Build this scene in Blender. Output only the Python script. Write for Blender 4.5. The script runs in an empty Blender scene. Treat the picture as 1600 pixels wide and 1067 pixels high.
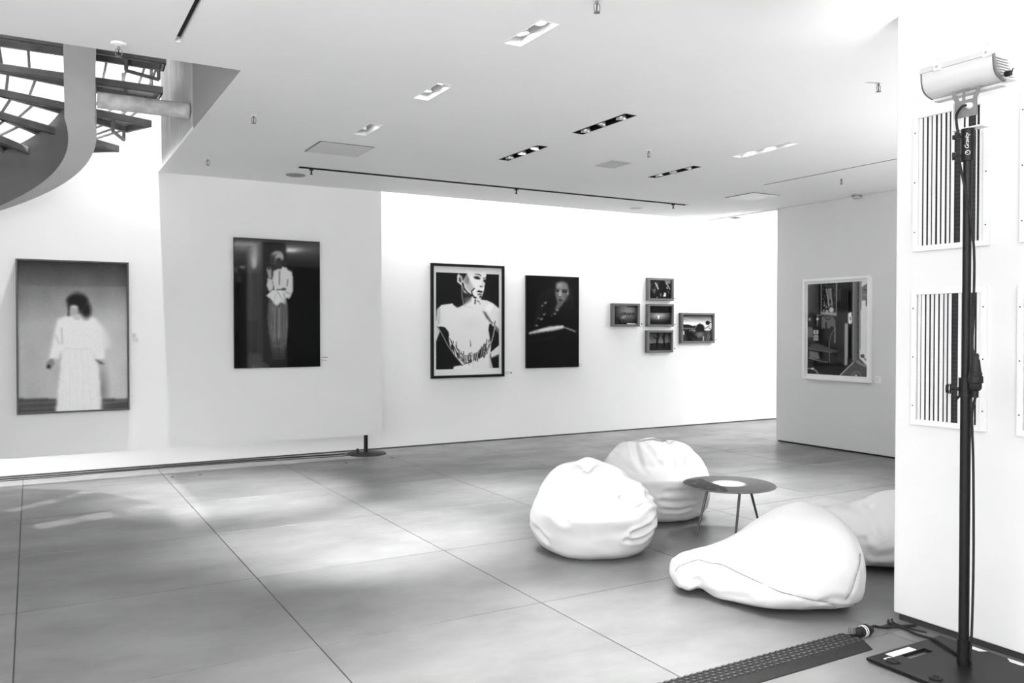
import bpy, math, random
import numpy as np
from mathutils import Vector, Matrix
random.seed(4)
scn = bpy.context.scene
C = scn.collection
PI = math.pi
R = math.radians

# ------------------------------------------------------------------ camera
CAMZ = 1.5
cam_d = bpy.data.cameras.new('camera'); cam = bpy.data.objects.new('camera', cam_d); C.objects.link(cam)
cam_d.sensor_width = 36; cam_d.lens = 36 * 1303 / 1600; cam_d.clip_start = .05; cam_d.clip_end = 200
YAW = R(30); PIT = math.atan(19.5 / 1303)
cam.location = (0, 0, CAMZ); cam.rotation_euler = (PI / 2 - PIT, 0, -YAW)
scn.camera = cam

# ------------------------------------------------------------------ world, exposure
w = bpy.data.worlds.new('world'); scn.world = w; w.use_nodes = True
w.node_tree.nodes['Background'].inputs[0].default_value = (1, 1, 1, 1)
w.node_tree.nodes['Background'].inputs[1].default_value = 1.0
scn.view_settings.view_transform = 'Standard'; scn.view_settings.look = 'None'
scn.view_settings.exposure = 0.09; scn.view_settings.gamma = 1; scn.view_settings.use_curve_mapping = False

CEIL = 3.1; BACK = 9.83; EDGE = 9.2; PILX = 3.86; PILY = 2.735; PARX = 8.63; PARY = 7.88
OPX0, OPX1, OPY0 = -2.6, 1.14, 5.33

def area(name, loc, rot, sx, sy, power, spread=180):
    l = bpy.data.lights.new(name, 'AREA'); l.shape = 'RECTANGLE'; l.size = sx; l.size_y = sy; l.energy = power; l.spread = R(spread)
    o = bpy.data.objects.new(name, l); o.location = loc; o.rotation_euler = rot; C.objects.link(o); return o
def spot(name, loc, aim, power, ang, blend=.6, rad=.04):
    l = bpy.data.lights.new(name, 'SPOT'); l.energy = power; l.spot_size = R(ang); l.spot_blend = blend; l.shadow_soft_size = rad
    o = bpy.data.objects.new(name, l); o.location = loc; C.objects.link(o)
    o.rotation_euler = (Vector(aim) - Vector(loc)).to_track_quat('-Z', 'Y').to_euler(); return o
# added fill light in an unseen opening of the left wall
area('side_fill_light', (-4.85, 1.0, 1.65), (0, -PI / 2, 0), 2.5, 6.4, 180)
# added uplights without lamp bodies, out of view, brightening the ceiling
area('ceiling_fill', (-1.6, .6, 1.7), (PI, 0, 0), 1.2, .6, 330)
area('ceiling_fill', (6.8, 2.2, .7), (PI, 0, 0), 1.6, 1.2, 130)
area('ceiling_fill', (10.2, 6.2, 1.9), (PI, 0, 0), 1.2, 1.2, 330)
area('ceiling_fill', (1.6, -1.4, 1.9), (PI, 0, 0), 1.2, .6, 230)
area('rear_fill', (-2.0, -2.85, 2.2), (R(96), 0, 0), 4.0, 1.4, 200)  # added fill for the wall panel, no lamp modelled here
# wallwasher lamps inside the slot between ceiling edge and back wall
area('slot_wash', (7.9, 9.50, 3.75), (R(8), 0, 0), 6.0, .25, 112)
area('slot_wash_edge', (3.95, 9.50, 3.75), (R(8), 0, 0), .7, .25, 16)
area('slot_wash_left', (-.9, 9.52, 3.75), (0, 0, 0), 2.6, .25, 380)
# upper floor daylight falling down the stairwell
area('stairwell_light', (-.7, 7.2, 6.3), (R(38), 0, 0), 3.2, 1.6, 52, 150)
spot('stairwell_spot', (1.03, 8.78, 6.4), (.3, 8.85, 0), 2100, 46, .5, .03)

# ------------------------------------------------------------------ materials
def lin(v): return v / 12.92 if v <= .04045 else ((v + .055) / 1.055) ** 2.4
MATS = {}
def mat(name, g, rough=.6, metal=0, spec=.5, noise=None, bump=None, emit=0, coat=0):
    """g: linear grey. noise=(scale, amount, stretch) tone variation; bump=(scale,strength)"""
    if name in MATS: return MATS[name]
    m = bpy.data.materials.new(name); m.use_nodes = True; nt = m.node_tree; b = nt.nodes['Principled BSDF']
    b.inputs['Base Color'].default_value = (g, g, g, 1); b.inputs['Roughness'].default_value = rough
    b.inputs['Metallic'].default_value = metal; b.inputs['Specular IOR Level'].default_value = spec
    if coat: b.inputs['Coat Weight'].default_value = coat
    if emit:
        b.inputs['Emission Color'].default_value = (1, 1, 1, 1); b.inputs['Emission Strength'].default_value = emit
    tc = nt.nodes.new('ShaderNodeTexCoord')
    if noise:
        n = nt.nodes.new('ShaderNodeTexNoise'); n.inputs['Scale'].default_value = noise[0]; n.inputs['Detail'].default_value = 5
        mp = nt.nodes.new('ShaderNodeMapping'); mp.inputs['Scale'].default_value = noise[2] if len(noise) > 2 else (1, 1, 1)
        nt.links.new(tc.outputs['Object'], mp.inputs[0]); nt.links.new(mp.outputs[0], n.inputs['Vector'])
        mr = nt.nodes.new('ShaderNodeMapRange'); mr.inputs[1].default_value = .3; mr.inputs[2].default_value = .7
        mr.inputs[3].default_value = g * (1 - noise[1]); mr.inputs[4].default_value = g * (1 + noise[1])
        nt.links.new(n.outputs[0], mr.inputs[0]); nt.links.new(mr.outputs[0], b.inputs['Base Color'])
    if bump:
        n2 = nt.nodes.new('ShaderNodeTexNoise'); n2.inputs['Scale'].default_value = bump[0]; n2.inputs['Detail'].default_value = 6
        nt.links.new(tc.outputs['Object'], n2.inputs['Vector'])
        bp = nt.nodes.new('ShaderNodeBump'); bp.inputs['Strength'].default_value = bump[1]; bp.inputs['Distance'].default_value = .01
        nt.links.new(n2.outputs[0], bp.inputs['Height']); nt.links.new(bp.outputs[0], b.inputs['Normal'])
    MATS[name] = m; return m
M_wall = mat('wall_paint', .85, .75, noise=(1.2, .02), bump=(60, .03))
M_rough = mat('plastered_wall', .76, .7, noise=(1.5, .02), bump=(3.2, .35))
M_ceil = mat('ceiling_paint', .87, .8, noise=(.8, .015))
M_grey = mat('partition_paint', .65, .75, noise=(1.2, .02))
M_dark = mat('shadow_gap', .03, .8)
M_grout = mat('grout', .10, .9)
M_black = mat('black_powder_coat', .008, .45, spec=.25, noise=(30, .2))
M_rubber = mat('black_rubber', .012, .6, spec=.3, noise=(40, .3), bump=(120, .15))
M_white = mat('white_lacquer', .82, .35, noise=(8, .01))
M_frame_black = mat('black_frame', .006, .45, spec=.2)
M_frame_grey = mat('grey_frame', .085, .5, noise=(20, .15, (1, 1, 6)))
M_frame_dkgrey = mat('dark_grey_frame', .055, .4, noise=(20, .1))
M_matboard = mat('mat_board', .78, .8)
M_steel = mat('grey_steel', .16, .45, metal=.3, noise=(9, .25), bump=(50, .05))
M_steel_dk = mat('stair_steel', .20, .5, noise=(6, .25), bump=(40, .05))
M_soffit = mat('tread_soffit', .42, .6, noise=(5, .12))
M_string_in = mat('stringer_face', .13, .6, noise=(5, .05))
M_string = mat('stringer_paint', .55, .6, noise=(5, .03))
M_tube = mat('plastered_tube', .55, .7, noise=(14, .25), bump=(30, .2))
M_alu = mat('brushed_aluminium', .55, .35, metal=.7, noise=(20, .1))
M_housing = mat('bright_reflector', .85, .3)
M_lens = mat('lamp_lens', .9, .3, emit=14)
M_lens_off = mat('unlit_lens', .25, .15)
M_canvas = mat('white_leatherette', .68, .42, noise=(3, .01), bump=(160, .04))
M_seam = mat('seam_stitching', .18, .6)
M_slat = mat('slat_paint', .80, .45)
M_tape_w = mat('white_tape', .8, .5)
M_ring = mat('speaker_grille', .28, .7, noise=(90, .4))
M_glassdark = mat('window_glass', .5, .1)
M_curtain = mat('curtain_fabric', .55, .8, noise=(6, .05))
M_ink = mat('printed_ink', .03, .6)
M_card = mat('card_stock', .80, .7)
M_void = mat('louvre_void', .012, .5)
M_grid = mat('louvre_grid', .04, .6)

# ------------------------------------------------------------------ mesh builder
class MB:
    def __init__(s): s.v = []; s.f = []
    def add(s, vs, fs):
        n = len(s.v); s.v += [tuple(v) for v in vs]; s.f += [tuple(i + n for i in f) for f in fs]; return s
    def box(s, x0, y0, z0, x1, y1, z1):
        vs = [(x, y, z) for z in (z0, z1) for y in (y0, y1) for x in (x0, x1)]
        return s.add(vs, [(0, 2, 3, 1), (4, 5, 7, 6), (0, 1, 5, 4), (2, 6, 7, 3), (0, 4, 6, 2), (1, 3, 7, 5)])
    def hexa(s, b, t):
        return s.add(list(b) + list(t), [(3, 2, 1, 0), (4, 5, 6, 7), (0, 1, 5, 4), (1, 2, 6, 5), (2, 3, 7, 6), (3, 0, 4, 7)])
    def cyl(s, p0, p1, r0, r1=None, n=20, cap=True):
        if r1 is None: r1 = r0
        p0 = Vector(p0); p1 = Vector(p1); d = (p1 - p0).normalized()
        a = d.orthogonal().normalized(); b = d.cross(a)
        vs = [p0 + (a * math.cos(2 * PI * i / n) + b * math.sin(2 * PI * i / n)) * r0 for i in range(n)]
        vs += [p1 + (a * math.cos(2 * PI * i / n) + b * math.sin(2 * PI * i / n)) * r1 for i in range(n)]
        fs = [(i, (i + 1) % n, n + (i + 1) % n, n + i) for i in range(n)]
        if cap: fs += [tuple(range(n - 1, -1, -1)), tuple(range(n, 2 * n))]
        return s.add(vs, fs)
    def lathe(s, prof, n=40, c=(0, 0, 0), cap=True):
        vs = [(c[0] + r * math.cos(2 * PI * i / n), c[1] + r * math.sin(2 * PI * i / n), c[2] + z) for r, z in prof for i in range(n)]
        fs = [(k * n + i, k * n + (i + 1) % n, (k + 1) * n + (i + 1) % n, (k + 1) * n + i) for k in range(len(prof) - 1) for i in range(n)]
        if cap: fs += [tuple(range(n - 1, -1, -1)), tuple((len(prof) - 1) * n + i for i in range(n))]
        return s.add(vs, fs)
    def tube(s, pts, r, n=10, sub=6):
        P = [Vector(p) for p in pts]; Q = []
        for i in range(len(P) - 1):
            a, b, c, d = P[max(i - 1, 0)], P[i], P[i + 1], P[min(i + 2, len(P) - 1)]
            for k in range(sub):
                t = k / sub; Q.append(.5 * ((2 * b) + (c - a) * t + (2 * a - 5 * b + 4 * c - d) * t * t + (3 * b - a - 3 * c + d) * t ** 3))
        Q.append(P[-1]); up = None; vs = []
        for i, q in enumerate(Q):
            d = (Q[min(i + 1, len(Q) - 1)] - Q[max(i - 1, 0)]).normalized()
            up = d.orthogonal().normalized() if up is None else (up - d * up.dot(d)).normalized()
            bb = d.cross(up)
            vs += [q + (up * math.cos(2 * PI * k / n) + bb * math.sin(2 * PI * k / n)) * r for k in range(n)]
        m = len(Q); fs = [(i * n + k, i * n + (k + 1) % n, (i + 1) * n + (k + 1) % n, (i + 1) * n + k) for i in range(m - 1) for k in range(n)]
        fs += [tuple(range(n - 1, -1, -1)), tuple((m - 1) * n + k for k in range(n))]
        return s.add(vs, fs)
    def prism(s, poly, a, axis, b):
        """poly of 2D points extruded along axis ('x','y','z') from a to b"""
        def P(p, t): return (t, p[0], p[1]) if axis == 'x' else (p[0], t, p[1]) if axis == 'y' else (p[0], p[1], t)
        n = len(poly); vs = [P(p, a) for p in poly] + [P(p, b) for p in poly]
        return s.add(vs, [tuple(range(n - 1, -1, -1)), tuple(range(n, 2 * n))] + [(i, (i + 1) % n, n + (i + 1) % n, n + i) for i in range(n)])
    def build(s, name, m, parent=None, smooth=False, bevel=0, loc=None, ang=40):
        me = bpy.data.meshes.new(name); me.from_pydata(s.v, [], s.f); me.validate()
        import bmesh
        bm = bmesh.new(); bm.from_mesh(me); bmesh.ops.recalc_face_normals(bm, faces=bm.faces)
        if smooth:
            for f in bm.faces: f.smooth = True
            for e in bm.edges:
                if len(e.link_faces) == 2 and e.calc_face_angle(0) > R(ang): e.smooth = False
        bm.to_mesh(me); bm.free()
        me.materials.append(m)
        o = bpy.data.objects.new(name, me); C.objects.link(o)
        if parent: o.parent = parent
        if loc: o.location = loc
        if bevel:
            b = o.modifiers.new('bevel', 'BEVEL'); b.width = bevel; b.segments = 2; b.limit_method = 'ANGLE'; b.angle_limit = R(40)
        return o
def thing(name, label, cat, loc=(0, 0, 0), rz=0, group=None):
    o = bpy.data.objects.new(name, None); C.objects.link(o); o.location = loc; o.rotation_euler = (0, 0, rz)
    o.empty_display_size = .1
    return tag(o, label, cat, group)
def tag(o, label, cat, group=None):
    o['label'] = label; o['category'] = cat
    if group: o['group'] = group
    return o
def st(o): o['kind'] = 'structure'; return o

# ------------------------------------------------------------------ room shell
fl = st(MB().box(-5, -3, -.15, 12, 9.95, -.006).build('floor', M_grout))
def tile_material():
    m = bpy.data.materials.new('floor_slab_stone'); m.use_nodes = True; nt = m.node_tree; b = nt.nodes['Principled BSDF']
    N = nt.nodes.new; L = nt.links.new
    geo = N('ShaderNodeNewGeometry'); oi = N('ShaderNodeObjectInfo')
    mp = N('ShaderNodeMapping'); mp.inputs['Scale'].default_value = (1, 1.5, 1); mp.inputs['Rotation'].default_value = (0, 0, .3)
    L(geo.outputs['Position'], mp.inputs[0])
    n1 = N('ShaderNodeTexNoise'); n1.inputs['Scale'].default_value = .9; n1.inputs['Detail'].default_value = 9; n1.inputs['Roughness'].default_value = .62
    L(mp.outputs[0], n1.inputs['Vector'])
    mp2 = N('ShaderNodeMapping'); mp2.inputs['Scale'].default_value = (3, 8, 1); L(geo.outputs['Position'], mp2.inputs[0])
    n2 = N('ShaderNodeTexNoise'); n2.inputs['Scale'].default_value = 3; n2.inputs['Detail'].default_value = 6; L(mp2.outputs[0], n2.inputs['Vector'])
    def mr(src, a, b_, c, d):
        q = N('ShaderNodeMapRange'); q.inputs[1].default_value = a; q.inputs[2].default_value = b_; q.inputs[3].default_value = c; q.inputs[4].default_value = d
        L(src, q.inputs[0]); return q.outputs[0]
    def mul(a, c):
        q = N('ShaderNodeMath'); q.operation = 'MULTIPLY'; L(a, q.inputs[0]); L(c, q.inputs[1]); return q.outputs[0]
    v = mul(mul(mr(n1.outputs[0], .3, .72, .112, .198), mr(n2.outputs[0], .3, .7, .965, 1.035)), mr(oi.outputs['Random'], 0, 1, .93, 1.08))
    L(v, b.inputs['Base Color'])
    L(mr(n1.outputs[0], .3, .7, .46, .30), b.inputs['Roughness'])
    b.inputs['Specular IOR Level'].default_value = .5
    bp = N('ShaderNodeBump'); bp.inputs['Strength'].default_value = .05; bp.inputs['Distance'].default_value = .01
    L(n2.outputs[0], bp.inputs['Height']); L(bp.outputs[0], b.inputs['Normal'])
    return m
M_tile = tile_material()
S = 1.245; g = .003
tile_mb = MB(); bw = .0008
a0, a1 = g, S - g
tile_mb.add([(a0, a0, -.012), (a1, a0, -.012), (a1, a1, -.012), (a0, a1, -.012), (a0, a0, -bw), (a1, a0, -bw), (a1, a1, -bw), (a0, a1, -bw),
             (a0 + bw, a0 + bw, 0), (a1 - bw, a0 + bw, 0), (a1 - bw, a1 - bw, 0), (a0 + bw, a1 - bw, 0)],
            [(3, 2, 1, 0)] + [(i, (i + 1) % 4, 4 + (i + 1) % 4, 4 + i) for i in range(4)] + [(4 + i, 4 + (i + 1) % 4, 8 + (i + 1) % 4, 8 + i) for i in range(4)] + [(8, 9, 10, 11)])
tile0 = tile_mb.build('floor_tile', M_tile, fl)
first = True
for i in range(-3, 9):
    for j in range(-5, 5):
        X = -.075 + S * i; Y = 3.862 + S * j
        if first: o = tile0; first = False
        else:
            o = tile0.copy(); C.objects.link(o)
        o.location = (X, Y, 0)
        if Y + S > 9.83:      # last row is cut at the wall
            o.scale = (1, (9.82 - Y) / S, 1)

# ceiling: one slab with real openings
holes = []
def rect(x0, x1, y0, y1): holes.append((x0, x1, y0, y1)); return (x0, x1, y0, y1)
LIGHTS = [
 ('L1', rect(2.30, 2.42, 3.69, 4.09), 2, 'white', 1), ('L2', rect(2.305, 2.425, 4.96, 5.37), 2, 'white', 1), ('L3', rect(2.30, 2.415, 6.19, 6.60), 2, 'white', 1),
 ('L4', rect(3.835, 3.945, 4.965, 5.665), 3, 'black', 0), ('L5', rect(3.835, 3.945, 6.20, 6.90), 3, 'black', 1),
 ('L6', rect(5.64, 5.745, 6.21, 6.91), 3, 'black', 1), ('L7', rect(5.64, 5.76, 5.01, 5.705), 3, 'white', 1),
 ('L8', rect(2.30, 2.42, 2.45, 2.85), 2, 'white', 1), ('L9', rect(2.30, 2.42, 1.20, 1.60), 2, 'white', 1)]
TRACK = rect(2.31, 7.35, 8.17, 8.26); SLOT = rect(.70, .74, 3.3, 4.98)
OPEN = rect(OPX0, OPX1, OPY0, EDGE)
xs = sorted(set([-5, 12] + [h[0] for h in holes] + [h[1] for h in holes])); ys = sorted(set([-3, EDGE] + [h[2] for h in holes] + [h[3] for h in holes]))
cb = MB()
nx, ny = len(xs), len(ys)
for zz in (CEIL, CEIL + .03):
    cb.v += [(x, y, zz) for y in ys for x in xs]
solid = {}
for j in range(ny - 1):
    for i in range(nx - 1):
        cxm, cym = (xs[i] + xs[i + 1]) / 2, (ys[j] + ys[j + 1]) / 2
        solid[i, j] = not any(h[0] < cxm < h[1] and h[2] < cym < h[3] for h in holes)
O = nx * ny
for (i, j), s_ in solid.items():
    if not s_: continue
    a, b, c, d = j * nx + i, j * nx + i + 1, (j + 1) * nx + i + 1, (j + 1) * nx + i
    cb.f += [(d, c, b, a), (O + a, O + b, O + c, O + d)]
    for (ni, nj, e) in ((i, j - 1, (a, b)), (i + 1, j, (b, c)), (i, j + 1, (c, d)), (i - 1, j, (d, a))):
        if not solid.get((ni, nj), False): cb.f.append((e[0], e[1], O + e[1], O + e[0]))
ceil = st(cb.build('ceiling', M_ceil))
# fascia strip at the slot edge and the upper slab
st(MB().box(3.56, EDGE - .06, CEIL + .031, 12, EDGE, 4.2).build('trim_1', M_ceil))
# back wall and the floating wall panel in front of it
st(MB().box(-5, BACK, -.006, 12, BACK + .12, 6.6).build('wall_back', M_wall))
st(MB().box(-5, BACK - .012, 0, 12, BACK - .0005, .016).build('baseboard_back', mat('dark_baseboard', .06, .5)))
pan = st(MB().box(-5, EDGE, .272, 3.552, EDGE + .10, 6.6).build('wall_panel', mat('panel_paint', .82, .75, noise=(1.2, .02))))
st(MB().box(-4.9, EDGE + .101, 4.0, 12, BACK, 4.1).build('trim_2', M_ceil))   # lid of the light slot
# partition on the right
st(MB().box(PARX, 2.0, .02, PARX + .25, PARY, CEIL - .001).build('wall_right', M_grey, bevel=.004))
st(MB().box(PARX + .02, 2.0, 0, PARX + .23, PARY - .02, .02).build('baseboard_right', M_dark))
st(MB().box(11.9, -3, 0, 12, BACK, CEIL).build('wall_far_right', M_wall))
st(MB().box(PARX - .006, PARY, CEIL - .014, PARX + .016, EDGE, CEIL - .0005).build('trim_3', M_ceil))
st(MB().box(7.06, 5.0, CEIL - .003, 7.068, 6.64, CEIL - .0005).build('trim_4', M_dark))
# pillar wall in the right foreground
st(MB().box(PILX, 1.62, .035, PILX + .46, PILY, CEIL - .001).build('wall_pillar', M_rough, bevel=.008))
st(MB().box(PILX + .02, 1.64, 0, PILX + .44, PILY - .02, .036).build('baseboard_pillar', M_dark))
# wall behind the camera and the left wall, with an opening added for the fill light
st(MB().box(-5, -3.1, 0, 12, -3, CEIL).build('wall_rear', mat('dark_rear_paint', .18, .8)))
lw = MB().box(-5.1, -3, 0, -5, 10, .4).box(-5.1, -3, 2.9, -5, 10, 6.6).box(-5.1, -3, .4, -5, -2.2, 2.9).box(-5.1, 4.2, .4, -5, 10, 2.9)
st(lw.build('wall_left', M_wall))
wf = MB()
for y in (-2.2, -.6, 1.0, 2.6, 4.15): wf.box(-5.08, y, .4, -5.01, y + .05, 2.9)
wf.box(-5.08, -2.2, .4, -5.01, 4.2, .45).box(-5.08, -2.2, 2.85, -5.01, 4.2, 2.9)
win = st(wf.build('added_window_1', M_frame_dkgrey))  # unseen frame added around the side fill light
# stairwell shaft above the ceiling
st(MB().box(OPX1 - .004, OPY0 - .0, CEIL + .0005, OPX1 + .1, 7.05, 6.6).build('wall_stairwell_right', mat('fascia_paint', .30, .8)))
st(MB().box(OPX0, OPY0 - .1, CEIL + .031, OPX1 + .1, OPY0, 6.6).build('wall_stairwell_front', M_wall))
st(MB().box(OPX0 - .1, OPY0, CEIL + .031, OPX0, EDGE, 6.6).build('wall_stairwell_left', M_wall))
st(MB().box(OPX0 - .1, OPY0 - .1, 6.6, OPX1 + .1, BACK, 6.7).build('ceiling_stairwell', M_wall))
st(MB().box(OPX1 + .06, 7.05, CEIL + .031, OPX1 + .1, EDGE, 6.6).build('wall_stairwell_side', M_wall))
cu = MB(); n = 150; vs = []
for i in range(n + 1):
    y = 7.06 + (9.0 - 7.06) * i / n
    d = .018 * math.sin(y * 62) + .012 * math.sin(y * 145 + 1) + .006 * math.sin(y * 23)
    vs += [(OPX1 + .028 + d * .6, y, CEIL + .031), (OPX1 + .028 + d, y, 6.3)]
cu.add(vs, [(2 * i, 2 * i + 2, 2 * i + 3, 2 * i + 1) for i in range(n)])
o = cu.build('pleated_curtain', M_curtain, smooth=True); o.modifiers.new('thick', 'SOLIDIFY').thickness = .003
tag(o, 'pale pleated curtain hanging in the side of the stairwell opening', 'curtain')

# ------------------------------------------------------------------ ceiling fittings
LAB = {'L1': ('white recessed twin downlight in the ceiling, nearest and largest of those lit', [(1.9, 3.3), (2.9, 4.0)], 12, 54),
 'L2': ('white recessed twin downlight, middle of the receding row of white ones', [(1.95, 5.75), (2.3, 5.6)], 50, 48),
 'L3': ('white recessed twin downlight beside the square ceiling hatch', [(1.65, 7.75), (2.0, 7.8)], 105, 42),
 'L4': ('black recessed triple downlight with all lamps off', [(0, 0)] * 3, 0, 50),
 'L5': ('black recessed triple downlight in line with the unlit one, closer to the long track', [(3.3, 6.5), (3.9, 6.75), (4.2, 7.0)], 50, 44),
 'L6': ('black recessed triple downlight beside the small louvred air vent', [(5.5, 7.6), (6.6, 8.0), (6.0, 6.6)], 10, 46),
 'L7': ('white recessed triple downlight with one blazing lamp, towards the right partition', [(5.2, 5.0), (6.04, 5.3), (6.4, 5.6)], 30, 50),
 'L8': ('white recessed twin downlight above the camera side of the hall', [(2.0, 3.1), (2.4, 3.0)], 20, 52),
 'L9': ('white recessed twin downlight nearest the rear wall of the hall', [(1.4, 2.2), (2.0, 2.4)], 13, 56)}
for nm, (x0, x1, y0, y1), k, style, lit in LIGHTS:
    lab, aims, pw, ang = LAB[nm]
    cxm, cym = (x0 + x1) / 2, (y0 + y1) / 2
    t = thing('recessed_downlight', lab, 'ceiling light', (cxm, cym, CEIL))
    hx, hy = (x1 - x0) / 2, (y1 - y0) / 2; dp = .13
    hm = M_housing if style == 'white' else M_black
    hb = MB()
    tk = .003
    hb.box(-hx - tk, -hy - tk, .031, hx + tk, -hy, dp).box(-hx - tk, hy, .031, hx + tk, hy + tk, dp).box(-hx - tk, -hy, .031, -hx, hy, dp).box(hx, -hy, .031, hx + tk, hy, dp).box(-hx - tk, -hy - tk, dp, hx + tk, hy + tk, dp + tk)
    hb.build('housing', hm, t)
    r = .006
    MB().box(-hx, -hy, -.002, hx, -hy + r, .03).box(-hx, hy - r, -.002, hx, hy, .03).box(-hx, -hy + r, -.002, -hx + r, hy - r, .03).box(hx - r, -hy + r, -.002, hx, hy - r, .03).build('trim_ring', hm, t)
    for q in range(k):
        yy = -hy + (q + .5) * 2 * hy / k
        lamp_lit = lit and not (nm == 'L3' and q == 1) and not (nm == 'L6' and q == 2) and not (nm == 'L5' and q == 2)
        ax, ay = aims[q]
        d = (Vector((ax, ay, 0)) - Vector((cxm, cym + yy, CEIL))).normalized() if lit else Vector((.25 * (-1) ** q, .3, -1)).normalized()
        p = Vector((0, yy, .085 if style == 'white' else .045))
        lm = MB().cyl(p, p + d * .055, .022, .043, 24, cap=False).cyl(p - d * .02, p, .018, .022, 16).build('lamp', M_housing if style == 'white' else M_alu, t, smooth=True)
        lm.modifiers.new('thick', 'SOLIDIFY').thickness = .002
        e = p + d * .045
        MB().cyl(e, e + d * .004, .036, .036, 24).build('lens', M_lens if lamp_lit else M_lens_off, lm, smooth=True)
        if lamp_lit and pw:
            s_ = spot('downlight_beam', (cxm, cym + yy, CEIL - .005), (ax, ay, 0), pw * 17, ang, .9, .03)

hm = MB().box(2.15, 6.98, CEIL - .004, 2.635, 7.45, CEIL - .0005)
t = thing('ceiling_hatch', 'square flush access hatch in the ceiling left of the black track', 'hatch', (2.39, 7.215, CEIL - .001))
MB().box(-.235, -.23, -.006, .235, .23, -.001).build('hatch_panel', mat('hatch_paint', .66, .7), t)
MB().box(-.243, -.238, -.003, -.236, .238, 0).box(-.236, .231, -.003, .243, .238, 0).box(.236, -.238, -.003, .243, .231, 0).box(-.236, -.238, -.003, .236, -.231, 0).build('hatch_gap', M_dark, t)
t = thing('ceiling_hatch', 'bright white square hatch near the top of the right partition', 'hatch', (7.56, 7.29, CEIL - .001))
MB().box(-.21, -.225, -.006, .21, .225, -.001).build('hatch_panel', mat('bright_hatch_paint', .9, .5), t)
MB().box(-.218, .226, -.004, .218, .233, 0).box(-.218, -.233, -.004, -.211, .226, 0).box(.211, -.233, -.004, .218, .226, 0).box(-.211, -.233, -.004, .211, -.226, 0).build('hatch_gap', M_dark, t)
t = thing('air_vent', 'small square louvred air vent in the ceiling between downlights', 'vent', (4.905, 6.53, CEIL - .001))
MB().box(-.11, -.15, -.008, .11, -.125, 0).box(-.11, .125, -.008, .11, .15, 0).box(-.11, -.125, -.008, -.09, .125, 0).box(.09, -.125, -.008, .11, .125, 0).build('vent_frame', mat('vent_paint', .5, .6), t)
MB().box(-.09, -.125, -.001, .09, .125, -.0002).build('vent_back', M_grid, t)
sl = MB().box(-.09, -.006, -.006, .09, .006, -.0035).build('vent_slat', mat('vent_slat_paint', .55, .6), t); sl.location = (0, -.112, 0)
for q in range(1, 11):
    c = sl.copy(); C.objects.link(c); c.parent = t; c.location = (0, -.112 + q * .0224, 0)
def speaker(lab, x, y, r, dark):
    t = thing('ceiling_speaker', lab, 'speaker', (x, y, CEIL))
    MB().lathe([(r, -.0005), (r, -.006), (r - .008, -.009), (r - .012, -.006), (r - .012, -.0005)], 40, cap=False).build('speaker_rim', M_ring if dark else M_white, t, smooth=True)
    MB().lathe([(r - .013, -.0005), (r - .013, -.005), (.001, -.006)], 40).build('grille', M_ring if dark else mat('pale_grille', .5, .7, noise=(90, .2)), t, smooth=True)
speaker('round grey flush ceiling speaker at the left end of the black track', 2.395, 8.64, .10, True)
speaker('round flush ceiling speaker with a white ring near the right end of the track', 6.93, 8.72, .10, False)

# black lighting track in its slot, and the dark slot nearer the camera
t = thing('lighting_track', 'long black lighting track set into the ceiling parallel to the back wall', 'track', (4.83, 8.215, CEIL))
MB().box(-2.52, -.045, .031, 2.52, .045, .05).box(-2.52, -.045, -.001, 2.52, -.030, .030).box(-2.52, .030, -.001, 2.52, .045, .030).build('track_rail', M_black, t)
for x, lab in ((2.435, 'left end'), (4.80, 'middle'), (7.12, 'right end')):
    MB().cyl((x - 4.83, 0, .03), (x - 4.83, 0, -.02), .022, .022, 14).cyl((x - 4.83, 0, -.02), (x - 4.83, 0, -.055), .008, .008, 10).cyl((x - 4.83, 0, -.055), (x - 4.83, 0, -.062), .014, .014, 12).build('track_clip', M_black, t)
t = thing('slot_diffuser', 'narrow dark linear air slot at the top left of the ceiling', 'vent', (.72, 4.14, CEIL))
MB().box(-.02, -.84, .031, .02, .84, .04).build('slot_back', M_dark, t)
MB().box(-.02, -.84, -.001, -.016, .84, .030).box(.016, -.84, -.001, .02, .84, .030).build('slot_vane', M_white, t)

def sprinkler(x, y, lab, cup=False):
    t = thing('sprinkler', lab, 'sprinkler', (x, y, CEIL))
    if cup: MB().lathe([(.042, 0), (.039, -.009), (.02, -.016), (.001, -.018)], 32).build('cover_cup', M_white, t, smooth=True)
    else: MB().lathe([(.022, 0), (.022, -.004), (.001, -.005)], 20).build('escutcheon', M_white, t, smooth=True)
    z = -.015 if cup else 0
    MB().cyl((0, 0, z), (0, 0, z - .02), .008, .006, 12).tube([(.006, 0, z - .015), (.017, 0, z - .025), (.015, 0, z - .05), (.003, 0, z - .058)], .0022, 6, 4).tube([(-.006, 0, z - .015), (-.017, 0, z - .025), (-.015, 0, z - .05), (-.003, 0, z - .058)], .0022, 6, 4).build('sprinkler_body', M_steel, t, smooth=True)
    MB().cyl((0, 0, z - .018), (0, 0, z - .056), .0028, .0028, 8).build('bulb', M_black, t)
    MB().cyl((0, 0, z - .058), (0, 0, z - .061), .016, .016, 16).build('deflector', M_steel, t)
sprinkler(.44, 5.17, 'sprinkler on a white cup just in front of the stairwell opening', True)
sprinkler(1.46, 6.40, 'small ceiling sprinkler in the left of the ceiling, nearer one right of the stairwell')
sprinkler(1.455, 8.24, 'small ceiling sprinkler close above the floating wall panel')
sprinkler(4.81, 5.88, 'small sprinkler in mid ceiling between the two rows of black downlights')
sprinkler(7.48, 5.95, 'small sprinkler right of the bright hatch, below the thin dark ceiling line')
sprinkler(4.78, 3.52, 'small sprinkler in the bright ceiling nearest the foreground wall')
sprinkler(2.40, 3.33, 'small sprinkler cut by the top edge of the frame')
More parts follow.
